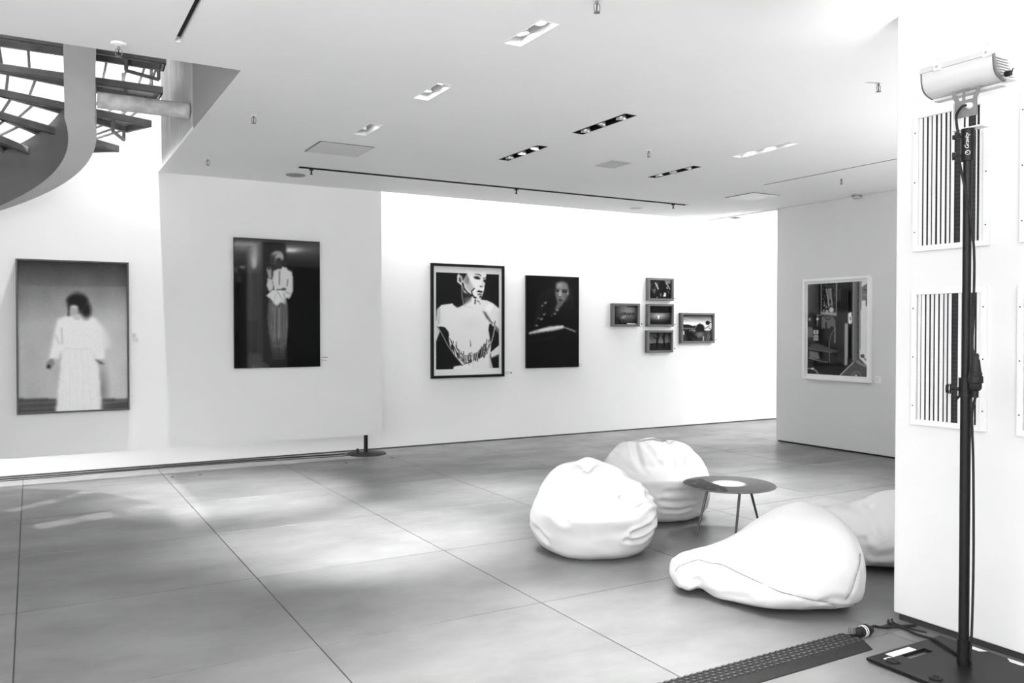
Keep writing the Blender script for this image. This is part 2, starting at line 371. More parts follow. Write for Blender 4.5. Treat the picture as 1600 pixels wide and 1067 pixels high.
t = thing('smoke_detector', 'small finned detector on the ceiling at the top of the right partition', 'detector', (8.52, 6.56, CEIL))
MB().lathe([(.055, 0), (.055, -.012), (.045, -.016), (.045, -.03), (.05, -.032), (.05, -.045), (.03, -.055), (.001, -.056)], 28).build('detector_body', mat('detector_plastic', .45, .5), t, smooth=True, ang=30)
for q in range(12):
    a = q * PI / 6
    if q == 0: fn0 = MB().box(.044, -.003, -.031, .052, .003, -.015).build('fin', M_steel, t); fn0.rotation_euler = (0, 0, 0)
    else:
        c = fn0.copy(); C.objects.link(c); c.parent = t; c.rotation_euler = (0, 0, a)
t = thing('small_downlight', 'tiny dark square spotlight at the far end of the ceiling', 'ceiling light', (8.79, 8.8, CEIL))
MB().box(-.06, -.06, -.004, .06, -.05, 0).box(-.06, .05, -.004, .06, .06, 0).box(-.06, -.05, -.004, -.05, .05, 0).box(.05, -.05, -.004, .06, .05, 0).build('bezel', M_steel, t)
MB().box(-.05, -.05, -.0015, .05, .05, -.0002).build('lens', M_dark, t)
t = thing('small_downlight', 'tiny bright lamp panel beside the far end of the partition', 'ceiling light', (9.08, 8.45, CEIL))
MB().box(-.09, -.16, -.006, .09, -.145, 0).box(-.09, .145, -.006, .09, .16, 0).box(-.09, -.145, -.006, -.075, .145, 0).box(.075, -.145, -.006, .09, .145, 0).build('bezel', M_white, t)
MB().box(-.075, -.145, -.003, .075, .145, -.0002).build('lens', mat('panel_lens', .9, .4, emit=3), t)

# ------------------------------------------------------------------ helical stair
SX, SY = -.604, 7.505; B0 = R(88.3); DB = R(20.87); ZB = 3.524; RISE = .174; OFF = .267
def hp(k, r, dz=0):
    if k < 0:        # the upper flight runs straight towards the camera
        p = hp(0, r, dz); return Vector((p.x + .012 * k, p.y + .29 * k, p.z - RISE * k))
    b = B0 - DB * k
    return Vector((SX + r * math.sin(b) + OFF * math.cos(b), SY - .05 + r * math.cos(b) + OFF * math.sin(b) * .9, ZB - RISE * k + dz))
def hflat(k, r, kz, dz=0):
    p = hp(k, r, dz); p.z = ZB - RISE * kz + dz; return p
stair = thing('helical_staircase', 'curving grey steel staircase seen from below in the ceiling opening', 'staircase', (SX, SY, 0))
SO = Vector((SX, SY, 0))
RI, RO_ = .849, 1.07
ks = [-7 + q * .2 for q in range(int((7.5 + 7) / .2) + 1)]
mb_in = MB(); mb_out = MB()
def zb(k): return -.30 if k > 0 else -.30
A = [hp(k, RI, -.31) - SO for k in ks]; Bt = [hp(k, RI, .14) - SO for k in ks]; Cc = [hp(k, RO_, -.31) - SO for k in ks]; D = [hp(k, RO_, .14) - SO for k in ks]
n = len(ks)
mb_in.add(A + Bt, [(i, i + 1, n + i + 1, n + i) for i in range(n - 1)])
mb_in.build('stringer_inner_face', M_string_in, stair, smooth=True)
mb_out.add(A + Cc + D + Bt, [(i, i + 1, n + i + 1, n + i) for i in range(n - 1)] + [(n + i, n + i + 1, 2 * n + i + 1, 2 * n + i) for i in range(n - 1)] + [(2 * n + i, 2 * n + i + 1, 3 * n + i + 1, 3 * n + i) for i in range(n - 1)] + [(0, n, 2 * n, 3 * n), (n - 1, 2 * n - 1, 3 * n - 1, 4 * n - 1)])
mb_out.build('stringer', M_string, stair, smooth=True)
def tread(k):
    ri, ro = .22, 1.60
    w_ = .80
    ro_f = ro
    P = [hflat(k, ri, k), hflat(k, ro, k), hflat(k + w_, ro_f, k), hflat(k + w_, ri, k)]
    P = [p - SO for p in P]
    base = P[0].copy()
    P = [p - base for p in P]
    H = .062
    up = Vector((0, 0, H))
    pl = MB().hexa([p + Vector((0, 0, H - .006)) for p in P], [p + up for p in P])
    o = pl.build('tread', M_soffit, stair); o.location = base
    fl_ = MB(); th = .010
    for a, b in ((0, 1), (1, 2), (2, 3), (3, 0)):
        d = (P[b] - P[a]).normalized(); nn = Vector((-d.y, d.x, 0)) * th
        cen = sum(P, Vector()) / 4
        if nn.dot(cen - P[a]) < 0: nn = -nn
        hh = Vector((0, 0, H - .0065))
        fl_.hexa([P[a], P[b], P[b] + nn, P[a] + nn], [P[a] + hh, P[b] + hh, P[b] + nn + hh, P[a] + nn + hh])
        lip = Vector((0, 0, .006))
        fl_.hexa([P[a], P[b], P[b] + nn * 2.6, P[a] + nn * 2.6], [P[a] + lip, P[b] + lip, P[b] + nn * 2.6 + lip, P[a] + nn * 2.6 + lip])
    f = fl_.build('tread_flange', M_steel_dk, o)
    return o
for k in range(-6, 7): tread(k)
# oblique riser bars between consecutive treads
for k in range(-3, 4):
    for r in (.42, .62, 1.18, 1.34, 1.47, 1.56):
        a = hflat(k + 1.0, r, k + 1, .05) - SO; b = hflat(k + .8, r - .02, k, .01) - SO
        b2 = b; a2 = hflat(k + 1.75, r - .06, k + 1, .06) - SO
        MB().cyl(b2, a2, .011, .011, 8).build('riser_bar', M_steel_dk, stair)
# balustrade frames at the outer ends of the treads
for k in (-2, -1, 0, 1):
    p = hflat(k + .05, 1.52, k) - SO; q = hflat(k + .8, 1.56, k) - SO
    pi = hflat(k + .35, 1.30, k) - SO
    fr = MB()
    lo = -.075
    for a, b in ((q + Vector((0, 0, .55)), q + Vector((0, 0, lo))), (q + Vector((0, 0, lo)), pi + Vector((0, 0, lo))), (pi + Vector((0, 0, lo)), pi + Vector((0, 0, .03)))):
        fr.cyl(a, b, .016, .016, 6)
    fr.build('baluster', M_steel_dk, stair)
rl = MB().tube([hp(k, 1.55, 1.0) - SO for k in range(-6, 4)], .02, 8, 5).build('handrail', M_steel_dk, stair, smooth=True)
# lower straight flight, left of the frame, down to the floor
e0 = hp(7.5, RI) ; zs = e0.z
xf = -1.62; y0 = 7.0; nst = 12
so = Vector((SX, SY, 0))
MB().hexa([Vector((xf, y0, zs - .31)) - so, Vector((xf + .2, y0, zs - .31)) - so, Vector((xf + .2, y0 - 3.4, 0)) - so, Vector((xf, y0 - 3.4, 0)) - so],
          [Vector((xf, y0, zs + .14)) - so, Vector((xf + .2, y0, zs + .14)) - so, Vector((xf + .2, y0 - 3.4, .3)) - so, Vector((xf, y0 - 3.4, .3)) - so]).build('lower_stringer', M_string, stair)
for q in range(nst):
    yy = y0 - .28 * (q + .5); zz = zs - (zs - .1) * (q + .6) / nst
    MB().box(xf - .55 - SX, yy - .14 - SY, zz, xf + .75 - SX, yy + .14 - SY, zz + .05).build('tread', M_steel_dk, stair)
o = MB().cyl((.468, 7.29, 3.29), (OPX1 - .001, 7.29, 3.29), .063, .063, 32).build('cross_tube', M_tube, smooth=True)
tag(o, 'thick pale horizontal tube crossing the stairwell to its right side', 'tube')

# ------------------------------------------------------------------ painted prints
class Cv:
    """grey canvas; coordinates are those of the drawing's own quad: xl, xr, top/bottom at left and right"""
    def __init__(s, W, H, xl, xr, tl, tr, bl, br, bg=0.):
        s.W, s.H = W, H
        u = (np.arange(W) + .5) / W; v = (np.arange(H) + .5) / H
        U, V = np.meshgrid(u, v); s.U, s.V = U, V
        s.X = xl + U * (xr - xl); T = tl + (tr - tl) * U; Bm = bl + (br - bl) * U; s.Y = T + V * (Bm - T)
        s.a = np.full((H, W), float(bg)); s.rng = np.random.default_rng(7)
        s.px = (xr - xl) / W
    def blend(s, m, val): s.a = s.a * (1 - m) + m * val
    def ell(s, x, y, rx, ry, val, soft=.25, rot=0, al=1):
        dx, dy = s.X - x, s.Y - y; c, q = math.cos(rot), math.sin(rot)
        d = np.sqrt(((dx * c + dy * q) / rx) ** 2 + ((-dx * q + dy * c) / ry) ** 2)
        s.blend(al * np.clip((1 + soft - d) / (2 * soft + 1e-6), 0, 1), val)
    def poly(s, pts, val, blur=0, al=1):
        ins = np.zeros_like(s.a, bool); n = len(pts)
        for i in range(n):
            (x0, y0), (x1, y1) = pts[i], pts[(i + 1) % n]
            c = (y0 > s.Y) != (y1 > s.Y)
            if y0 == y1: continue
            ins ^= c & (s.X < (x1 - x0) * (s.Y - y0) / (y1 - y0) + x0)
        m = ins.astype(float)
        for _ in range(blur):
            p = np.pad(m, 1, mode='edge'); m = (p[1:-1, 1:-1] * 2 + p[:-2, 1:-1] + p[2:, 1:-1] + p[1:-1, :-2] + p[1:-1, 2:]) / 6
        s.blend(m * al, val)
    def line(s, pts, wd, val, al=1):
        m = np.zeros_like(s.a)
        for (x0, y0), (x1, y1) in zip(pts[:-1], pts[1:]):
            dx, dy = x1 - x0, y1 - y0; L2 = dx * dx + dy * dy + 1e-9
            t = np.clip(((s.X - x0) * dx + (s.Y - y0) * dy) / L2, 0, 1)
            d = np.hypot(s.X - x0 - t * dx, s.Y - y0 - t * dy)
            m = np.maximum(m, np.clip((wd / 2 - d) / s.px + .5, 0, 1))
        s.blend(m * al, val)
    def soft(s): p = np.pad(s.a, 1, mode='edge'); s.a = (p[1:-1, 1:-1] * 3 + p[:-2, 1:-1] + p[2:, 1:-1] + p[1:-1, :-2] + p[1:-1, 2:]) / 7
    def noise(s, amt): s.a = s.a + s.rng.normal(size=s.a.shape) * amt
    def mottled(s, amt, n=10):
        r = s.rng.normal(size=(n + 2, n + 2)); gx = s.U * n; gy = s.V * n; i = gx.astype(int); j = gy.astype(int); fx = gx - i; fy = gy - j
        fx = fx * fx * (3 - 2 * fx); fy = fy * fy * (3 - 2 * fy)
        s.a = s.a + amt * (r[j, i] * (1 - fx) * (1 - fy) + r[j, i + 1] * fx * (1 - fy) + r[j + 1, i] * (1 - fx) * fy + r[j + 1, i + 1] * fx * fy)
    def mesh(s, name, w_, h_, y, parent, rough=.25, spec=.5):
        W, H = s.W, s.H
        gx, gz = np.meshgrid(np.linspace(-w_ / 2, w_ / 2, W + 1), np.linspace(h_ / 2, -h_ / 2, H + 1))
        vs = np.stack([gx, np.full_like(gx, y), gz], -1).reshape(-1, 3)
        idx = np.arange((W + 1) * (H + 1)).reshape(H + 1, W + 1)
        fs = np.stack([idx[1:, :-1], idx[1:, 1:], idx[:-1, 1:], idx[:-1, :-1]], -1).reshape(-1, 4)
        me = bpy.data.meshes.new(name)
        me.vertices.add(len(vs)); me.vertices.foreach_set('co', vs.ravel())
        me.loops.add(fs.size); me.loops.foreach_set('vertex_index', fs.ravel().astype(np.int32))
        me.polygons.add(len(fs)); me.polygons.foreach_set('loop_start', (np.arange(len(fs)) * 4).astype(np.int32))
        me.update(calc_edges=True)
        at = me.color_attributes.new('ink', 'FLOAT_COLOR', 'POINT')
        a = np.clip(s.a, 0, 1); p = np.pad(a, 1, mode='edge'); vv = (p[:-1, :-1] + p[1:, :-1] + p[:-1, 1:] + p[1:, 1:]) / 4
        vl = np.where(vv <= .04045, vv / 12.92, ((vv + .055) / 1.055) ** 2.4)
        col = np.ones((vv.size, 4)); col[:, :3] = vl.reshape(-1, 1); at.data.foreach_set('color', col.ravel())
        key = 'print_%.2f_%.2f' % (rough, spec)
        if key not in MATS:
            m = bpy.data.materials.new('photo_print'); m.use_nodes = True; b = m.node_tree.nodes['Principled BSDF']
            n = m.node_tree.nodes.new('ShaderNodeVertexColor'); n.layer_name = 'ink'
            m.node_tree.links.new(n.outputs[0], b.inputs['Base Color']); b.inputs['Roughness'].default_value = rough; b.inputs['Specular IOR Level'].default_value = spec
            MATS[key] = m
        me.materials.append(MATS[key])
        o = bpy.data.objects.new(name, me); C.objects.link(o); o.parent = parent; return o

def frame(t, w_, h_, face, depth, m, back=True):
    """picture frame, local x right, z up, wall at y=0, front at y=-depth; w_,h_ outer size"""
    x, z = w_ / 2, h_ / 2
    MB().box(-x, -depth, -z, -x + face, 0, z).build('frame_side', m, t, bevel=.0015)
    MB().box(x - face, -depth, -z, x, 0, z).build('frame_side', m, t, bevel=.0015)
    MB().box(-x + face, -depth, z - face, x - face, 0, z).build('frame_rail', m, t, bevel=.0015)
    MB().box(-x + face, -depth, -z, x - face, 0, -z + face).build('frame_rail', m, t, bevel=.0015)
    if back: MB().box(-x + face, -.006, -z + face, x - face, -.001, z - face).build('backing_board', M_black, t)
def pic(name, lab, x0, x1, z0, z1, plane, axis='y', cat='picture', group=None):
    c = ((x0 + x1) / 2, plane, (z0 + z1) / 2) if axis == 'y' else (plane, (x0 + x1) / 2, (z0 + z1) / 2)
    t = thing(name, lab, cat, c, 0 if axis == 'y' else -PI / 2, group); return t, abs(x1 - x0), abs(z1 - z0)
PW = EDGE - .001; BW_ = BACK - .001

# -- blurred woman in white (crop coordinates of the drawing)
t, w_, h_ = pic('framed_photograph', 'grey box-framed photograph of a blurred dark-haired figure in a long white dress', -.118, .855, .69, 2.165, PW)
frame(t, w_, h_, .016, .055, M_frame_dkgrey)
c = Cv(110, 165, 72, 503, 180, 185, 768, 758, .6)
c.a = .20 + .50 * np.clip(c.V / .42, 0, 1) ** .7; c.a += .06 * np.clip(c.V - .5, 0, 1)
c.a -= .10 * np.abs(c.U - .55) ** 1.5; c.mottled(.02, 8)
c.ell(430, 600, 70, 200, .80, .9, 0, .5)
c.poly([(72, 712), (503, 720), (503, 770), (72, 770)], .28, 2); c.line([(76, 733), (210, 728)], 5, .45, .6); c.line([(390, 738), (500, 728)], 6, .5, .6); c.line([(80, 752), (210, 750)], 4, .5, .5)
c.ell(398, 690, 22, 80, .40, .8, 0, .7)
c.poly([(222, 405), (250, 395), (330, 388), (372, 400), (400, 440), (410, 560), (375, 560), (360, 530), (385, 600), (395, 770), (212, 770), (232, 600), (238, 520), (225, 560), (188, 560), (205, 480)], .90, 4)
c.poly([(370, 400), (420, 450), (435, 510), (380, 545)], .88, 12, .7)
c.line([(250, 520), (345, 522)], 4, .80, .6); c.line([(238, 440), (240, 500)], 5, .6, .6); c.line([(215, 470), (228, 500)], 8, .7, .5)
for q in range(12): c.line([(250 + q * 11, 525), (235 + q * 15, 768)], 2, .82 + .06 * (q % 2), .5)
c.poly([(205, 560), (210, 580), (195, 602), (178, 598), (180, 572), (192, 562)], .5, 1); c.ell(187, 590, 7, 7, .1, .4)
c.poly([(370, 562), (395, 572), (410, 582), (392, 582)], .3, 1)
c.ell(302, 340, 38, 36, .05, .35); c.ell(335, 370, 20, 30, .07, .5); c.line([(268, 335), (266, 390)], 9, .12, .7)
c.ell(288, 370, 17, 24, .66, .3); c.ell(288, 358, 14, 4, .78, .4); c.poly([(282, 390), (312, 385), (315, 405), (290, 410)], .75, 1)
c.ell(300, 330, 38, 18, .03, .3)
c.noise(.012)
c.mesh('print', w_ - .032, h_ - .032, -.035, t, .5, .2)

# -- frameless glossy photograph of a standing figure
t, w_, h_ = pic('unframed_photograph', 'glossy unframed dark photograph of a standing figure in pale ruffled jacket and sheer skirt', 1.876, 2.808, 1.08, 2.475, PW)
t.rotation_euler.z = R(.7); t.location.y -= .006
MB().box(-w_ / 2, -.035, -h_ / 2, w_ / 2, 0, h_ / 2).build('mount_board', M_frame_black, t)
c = Cv(120, 180, 77, 697, 50, 78, 995, 980, .035)
c.poly([(315, 480), (350, 520), (455, 500), (462, 620), (440, 940), (340, 940), (305, 640)], .30, 5)
for q in range(26):
    x = 322 + q * 5.4; c.line([(330 + q * 4.9, 520), (x, 700), (345 + q * 4, 860 + 30 * math.sin(q))], 2.2, [.62, .2, .45, .75][q % 4], .55)
c.a = np.where(c.Y > 700, c.a * np.clip(1.15 - (c.Y - 700) / 330, .2, 1), c.a)
c.line([(345, 830), (400, 838), (438, 805)], 3, .6, .6); c.line([(360, 560), (356, 800)], 4, .7, .6); c.line([(395, 560), (393, 780)], 6, .75, .6)
c.poly([(352, 290), (385, 275), (440, 270), (492, 298), (497, 430), (470, 492), (440, 480), (360, 430), (345, 360)], .80, 2)
c.poly([(300, 470), (340, 430), (440, 420), (448, 470), (442, 530), (405, 515), (375, 542), (350, 520), (330, 490)], .84, 1)
c.line([(375, 430), (440, 528)], 3, .45); c.line([(430, 450), (440, 525)], 4, .35); c.line([(372, 450), (352, 520)], 2, .55)
c.poly([(310, 340), (345, 350), (352, 420), (320, 440), (305, 400)], .76, 1); c.line([(305, 358), (345, 352)], 3, .5)
c.poly([(302, 270), (322, 285), (330, 250), (342, 290), (338, 345), (318, 345)], .55, 1); c.line([(312, 262), (308, 290)], 4, .6)
c.poly([(415, 258), (452, 268), (448, 285), (410, 285)], .8, 1)
c.ell(375, 195, 44, 50, .52, .2); c.ell(402, 190, 26, 38, .62, .3); c.ell(345, 215, 22, 45, .16, .5); c.ell(395, 230, 30, 30, .16, .3); c.ell(392, 205, 10, 8, .1, .4); c.ell(412, 238, 10, 16, .08, .4); c.line([(345, 170), (390, 150)], 7, .7, .6); c.line([(350, 190), (380, 170)], 4, .3, .7)
c.line([(398, 290), (396, 388)], 5, .12); c.line([(458, 350), (452, 400)], 5, .2); c.line([(380, 425), (440, 425)], 7, .2); c.ell(428, 422, 18, 10, .3, .3); c.line([(440, 440), (475, 455)], 3, .3)
c.poly([(200, 960), (290, 945), (330, 965), (330, 990), (180, 990)], .16, 3)
c.noise(.006)
c.mesh('print', w_ - .002, h_ - .002, -.0355, t, .04, .55)

# -- large portrait with sculpted metal collar
t, w_, h_ = pic('framed_photograph', 'black-framed, white-matted studio photograph of a bare-shouldered torso in a spiky metal bodice', 4.459, 5.538, .861, 2.348, BW_)
frame(t, w_, h_, .034, .04, M_frame_black)
MB().box(-w_ / 2 + .034, -.014, -h_ / 2 + .034, w_ / 2 - .034, -.0065, h_ / 2 - .034).build('mat_board', M_matboard, t)
c = Cv(180, 270, 117, 643, 133, 153, 942, 930, .05)
skin = .88
c.poly([(300, 140), (536, 145), (528, 200), (520, 240), (515, 280), (500, 330), (485, 360), (540, 368), (590, 390), (650, 440), (650, 650), (600, 600), (575, 560), (555, 590), (560, 660), (575, 740), (565, 840), (590, 930), (250, 945), (262, 915), (330, 905), (230, 760), (215, 640), (180, 590), (150, 585), (128, 590), (117, 560), (125, 440), (160, 405), (250, 392), (300, 420), (330, 380), (325, 240), (290, 215), (288, 170)], skin, 1)
c.poly([(117, 560), (150, 620), (117, 710)], .8, 1)
c.poly([(325, 240), (345, 300), (415, 332), (400, 350), (335, 408), (290, 428), (255, 402), (280, 330)], .05, 5); c.poly([(350, 345), (410, 335), (405, 372), (345, 412)], .45, 9, .7)
c.poly([(325, 255), (350, 300), (400, 330), (380, 372), (335, 395), (318, 340)], .30, 6, .35)
c.line([(326, 240), (330, 330), (340, 400)], 4, .75); c.line([(345, 410), (420, 430)], 12, .7, .3)
c.poly([(370, 150), (392, 195), (385, 240), (345, 215)], .30, 9, .8); c.poly([(300, 140), (372, 140), (345, 180), (320, 170)], .12, 3)
c.poly([(300, 140), (372, 140), (355, 175), (338, 210), (322, 170)], .10, 4)
c.poly([(340, 200), (365, 175), (405, 215), (430, 265), (400, 300), (365, 270)], .55, 14, .6); c.poly([(128, 440), (150, 420), (150, 560), (128, 570)], .60, 14, .6)
c.ell(395, 560, 60, 40, .80, .9, 0, .4); c.poly([(560, 390), (600, 420), (560, 470), (520, 430)], .97, 12, .6)
c.poly([(300, 860), (420, 870), (400, 940), (260, 940)], .95, 4, .5); c.poly([(555, 800), (570, 860), (590, 935), (560, 935)], .7, 8, .7)
c.ell(312, 192, 22, 34, .72, .15); c.ell(315, 195, 13, 22, .25, .3); c.line([(296, 165), (300, 215), (320, 235)], 5, .9); c.line([(318, 175), (326, 205)], 5, .8)
c.line([(438, 147), (470, 150), (487, 165)], 7, .06); c.ell(452, 178, 22, 12, .12, .3); c.ell(470, 186, 14, 7, .02, .3); c.line([(425, 170), (450, 190), (470, 192)], 4, .1)
c.line([(505, 185), (530, 178)], 6, .08); c.ell(520, 205, 12, 14, .12, .3); c.ell(488, 252, 11, 5, .1, .3); c.line([(497, 220), (510, 245), (498, 262)], 4, .6)
c.poly([(452, 292), (470, 282), (488, 288), (503, 292), (495, 306), (472, 300)], .15, 1); c.line([(455, 296), (500, 300)], 3, .02); c.ell(478, 318, 20, 8, .35, .4)
c.line([(334, 225), (350, 275), (385, 310), (415, 325)], 15, .08); c.line([(345, 250), (372, 292), (408, 318)], 4, .75); c.line([(432, 268), (408, 292), (415, 320), (435, 345)], 9, .05); c.line([(428, 340), (462, 352), (488, 335)], 14, .12); c.ell(463, 350, 15, 14, .85, .2); c.line([(440, 362), (438, 395)], 10, .1); c.line([(470, 372), (482, 400)], 8, .6); c.line([(455, 370), (470, 380)], 6, .15)
c.poly([(500, 450), (530, 470), (580, 545), (600, 560), (575, 560), (530, 510)], .25, 5, .8); c.poly([(600, 560), (643, 610), (643, 660), (605, 600)], .25, 4, .8)
c.poly([(560, 560), (600, 590), (578, 690), (552, 620)], .05, 1); c.poly([(155, 585), (190, 592), (218, 630), (222, 655), (205, 730), (165, 655)], .05, 1)
c.poly([(643, 745), (643, 660), (602, 640), (580, 800)], .05, 1); c.poly([(643, 740), (570, 800), (575, 850), (643, 815)], .85, 1); c.poly([(643, 830), (578, 860), (592, 930), (643, 930)], .05, 1); c.line([(575, 850), (643, 822)], 14, .35, .8)
c.poly([(117, 830), (128, 848), (117, 860)], .85)
c.poly([(208, 720), (255, 800), (330, 905), (262, 915), (250, 945), (117, 945), (117, 860), (130, 700)], .05, 1)
for _ in range(2): c.soft()
rg = random.Random(3)
c.poly([(215, 700), (240, 745), (300, 800), (345, 825), (400, 820), (450, 800), (510, 745), (560, 690), (560, 760), (505, 835), (440, 865), (400, 890), (340, 890), (270, 820)], .35, 2, .85)
for q in range(130):
    u = rg.random(); bx = 235 + 330 * u; by = 745 + 125 * math.sin(PI * (.12 + .76 * u)) + rg.uniform(-18, 22)
    ln = rg.uniform(25, 95) * (1.25 if (u < .2 or .72 < u) else .8); dx = (bx - 395) * .13 * rg.uniform(-.5, 1.2)
    c.line([(bx - (bx - 380) * .08, by), (bx + dx, by - ln)], rg.uniform(2, 5.5), rg.choice([.02, .02, .03, .04, .92, .85]))
for q in range(40):
    u = rg.random(); c.line([(225 + 150 * u, 690 + 190 * u + rg.uniform(-15, 10)), (255 + 150 * u, 740 + 170 * u + rg.uniform(-5, 25))], 3, rg.choice([.04, .9, .7]))
c.line([(130, 585), (175, 670), (215, 750), (270, 830), (332, 908)], 8, .25); c.line([(134, 590), (180, 675), (220, 755), (275, 832), (336, 905)], 3, .9)
c.line([(610, 545), (595, 640), (575, 720), (515, 840)], 12, .3); c.line([(613, 545), (600, 640), (580, 715)], 4, .9); c.line([(575, 720), (520, 835)], 4, .85)
c.line([(340, 900), (400, 880), (410, 868)], 6, .1); c.poly([(395, 690), (405, 740), (398, 760)], .2, 1)
c.noise(.008)
pw3, ph3 = w_ * .862 * 1.0, h_ * .845
c.mesh('print', pw3, ph3, -.0155, t, .5, .2)

# -- dark portrait
t, w_, h_ = pic('unframed_photograph', 'black unframed portrait of a long-haired face in shadow above a bright streak', 5.884, 6.754, .962, 2.236, BW_)
MB().box(-w_ / 2, -.035, -h_ / 2, w_ / 2, 0, h_ / 2).build('mount_board', M_frame_black, t)
c = Cv(100, 150, 790, 1187, 195, 208, 898, 886, .04)
c.ell(1050, 330, 110, 130, .10, .8, 0, .8)
for q in range(14): c.line([(985 - q * 6, 280 + q * 4), (960 - q * 7, 370), (920 - q * 5, 430 + q * 6), (885 - q * 3, 500 + q * 8)], 3, .08 + .10 * rg.random(), .6)
for q in range(8): c.line([(1100 + q * 4, 300), (1125 + q * 3, 380), (1115 + q * 5, 450)], 3, .14, .6)
c.poly([(1010, 290), (1018, 255), (1060, 238), (1098, 258), (1108, 310), (1098, 350), (1075, 390), (1045, 412), (1020, 395), (1008, 350), (1003, 318)], .44, 5)
c.ell(1035, 270, 22, 20, .62, .8, 0, .7); c.ell(1090, 345, 18, 35, .30, .8, 0, .6); c.ell(1025, 355, 14, 26, .34, .7, 0, .5); c.ell(1040, 335, 9, 26, .70, .6, 0, .8)
c.ell(1020, 312, 13, 7, .06, .4); c.ell(1075, 318, 17, 9, .05, .4); c.line([(1008, 298), (1034, 300)], 4, .08); c.line([(1055, 304), (1095, 306)], 5, .07); c.ell(1041, 357, 9, 4, .10, .4); c.poly([(1022, 378), (1042, 372), (1064, 382), (1042, 392)], .14, 1); c.ell(1075, 315, 3, 2, .8, .5)
c.poly([(1022, 395), (1075, 390), (1050, 430), (1010, 465), (1000, 450)], .34, 3); c.ell(1100, 330, 5, 14, .55, .4)
for x, y, r in ((930, 402, 9), (905, 425, 7), (920, 490, 9), (900, 525, 10), (1000, 485, 9), (1020, 458, 9), (880, 520, 5), (865, 575, 8), (975, 500, 4)): c.ell(x, y, r, r * .6, .62, .9, -.3)
for q in range(20): c.line([(895 + q * 5, 440 + (q % 5) * 12), (905 + q * 5, 446 + (q % 5) * 12)], 3, .25, .6)
c.poly([(805, 642), (808, 625), (890, 600), (960, 580), (1068, 572), (1072, 595), (1000, 612), (888, 628)], .68, 2)
c.line([(890, 612), (1060, 580)], 14, .92, .6); c.line([(1075, 588), (1120, 600), (1165, 618)], 8, .3)
for q in range(12): c.ell(1078 + q * 7, 590 + q * 2.5 + rg.uniform(-6, 6), 4, 3, .75, .6)
c.line([(812, 690), (1010, 665)], 14, .12, .7); c.noise(.006)
c.mesh('print', w_ - .002, h_ - .002, -.0355, t, .5, .1)

# -- cluster of five small box frames
def small(lab, x0, x1, z0, z1, paint, g='cluster of small grey-framed photographs on the back wall'):
    t, w_, h_ = pic('small_framed_photograph', lab, x0, x1, z0, z1, BW_, group=g)
    frame(t, w_, h_, .032, .07, M_frame_grey)
    c = paint(w_, h_); c.noise(.01); c.mesh('print', w_ - .064, h_ - .064, -.03, t, .6, .1)
def p_a(w_, h_):
    c = Cv(56, 44, 565, 790, 175, 185, 382, 388, .05)
    c.poly([(565, 175), (790, 180), (790, 240), (565, 230)], .12, 2); c.poly([(725, 180), (790, 182), (788, 215), (745, 225)], .6, 3)
    for q in range(26):
        x = rg.uniform(568, 665); y = rg.uniform(200, 290); c.line([(x, y), (x + rg.uniform(-8, 14), y + rg.uniform(12, 34))], 4, rg.choice([.7, .5, .15, .3]))
    c.line([(635, 210), (650, 240), (662, 275)], 13, .75); c.line([(632, 290), (622, 325)], 8, .5); c.line([(745, 215), (768, 250), (780, 280)], 12, .65); c.line([(752, 255), (756, 275)], 9, .8); c.line([(765, 300), (775, 330)], 6, .45)
    c.poly([(685, 190), (705, 178), (728, 195), (740, 250), (735, 330), (700, 380), (675, 300), (680, 240)], .03, 1); c.poly([(725, 315), (742, 325), (740, 365), (712, 360)], .8, 1); c.line([(686, 330), (690, 358)], 8, .5); c.ell(652, 372, 7, 6, .5, .3); return c
def p_b(w_, h_):
    c = Cv(56, 46, 195, 435, 440, 448, 652, 655, .07)
    c.ell(345, 520, 95, 75, .52, .7); c.ell(330, 480, 70, 30, .6, .8, 0, .6)
    for q in range(9): c.line([(262 + q * 19, 470), (258 + q * 20, 630)], 3, .25, .5)
    c.line([(200, 446), (335, 452)], 8, .6); c.line([(340, 455), (430, 460)], 5, .1)
    c.poly([(265, 520), (420, 530), (420, 560), (268, 545)], .06, 1)
    for q in range(16): c.ell(270 + q * 9.5, 524 + q * 1.1 + (q % 3) * 9, 4, 4, .85, .4)
    c.ell(300, 575, 22, 12, .7, .7, -.4, .7); c.line([(340, 647), (425, 650)], 12, .85); c.ell(240, 620, 30, 26, .05, .4); c.line([(235, 610), (240, 640)], 3, .4); c.line([(270, 600), (290, 640)], 3, .3); return c
def p_c(w_, h_):
    c = Cv(56, 46, 565, 788, 447, 450, 652, 655, .06)
    c.ell(670, 545, 105, 48, .50, .75); c.poly([(565, 447), (788, 447), (788, 526), (565, 522)], .05, 0); c.ell(665, 560, 45, 26, .75, .9, 0, .5)
    c.line([(585, 526), (765, 528)], 3, .55, .8); c.poly([(658, 545), (676, 545), (672, 592), (662, 592)], .95, 1); c.ell(668, 543, 8, 4, .15, .3); return c
def p_d(w_, h_):
    c = Cv(56, 46, 555, 782, 722, 725, 922, 927, .3)
    c.a = .14 + .5 * c.V; c.poly([(555, 845), (640, 840), (700, 845), (782, 838), (782, 930), (555, 930)], .10, 1)
    for q in range(40): c.ell(rg.uniform(558, 780), rg.uniform(850, 920), 6, 2, .2, .5)
    c.line([(655, 735), (658, 770), (650, 810), (648, 890)], 20, .03); c.line([(615, 775), (650, 795)], 11, .04); c.line([(668, 760), (660, 800)], 10, .04)
    c.line([(722, 735), (720, 790), (722, 890)], 17, .03); c.line([(700, 765), (715, 800)], 10, .04); c.line([(733, 780), (730, 820)], 3, .5, .6); return c
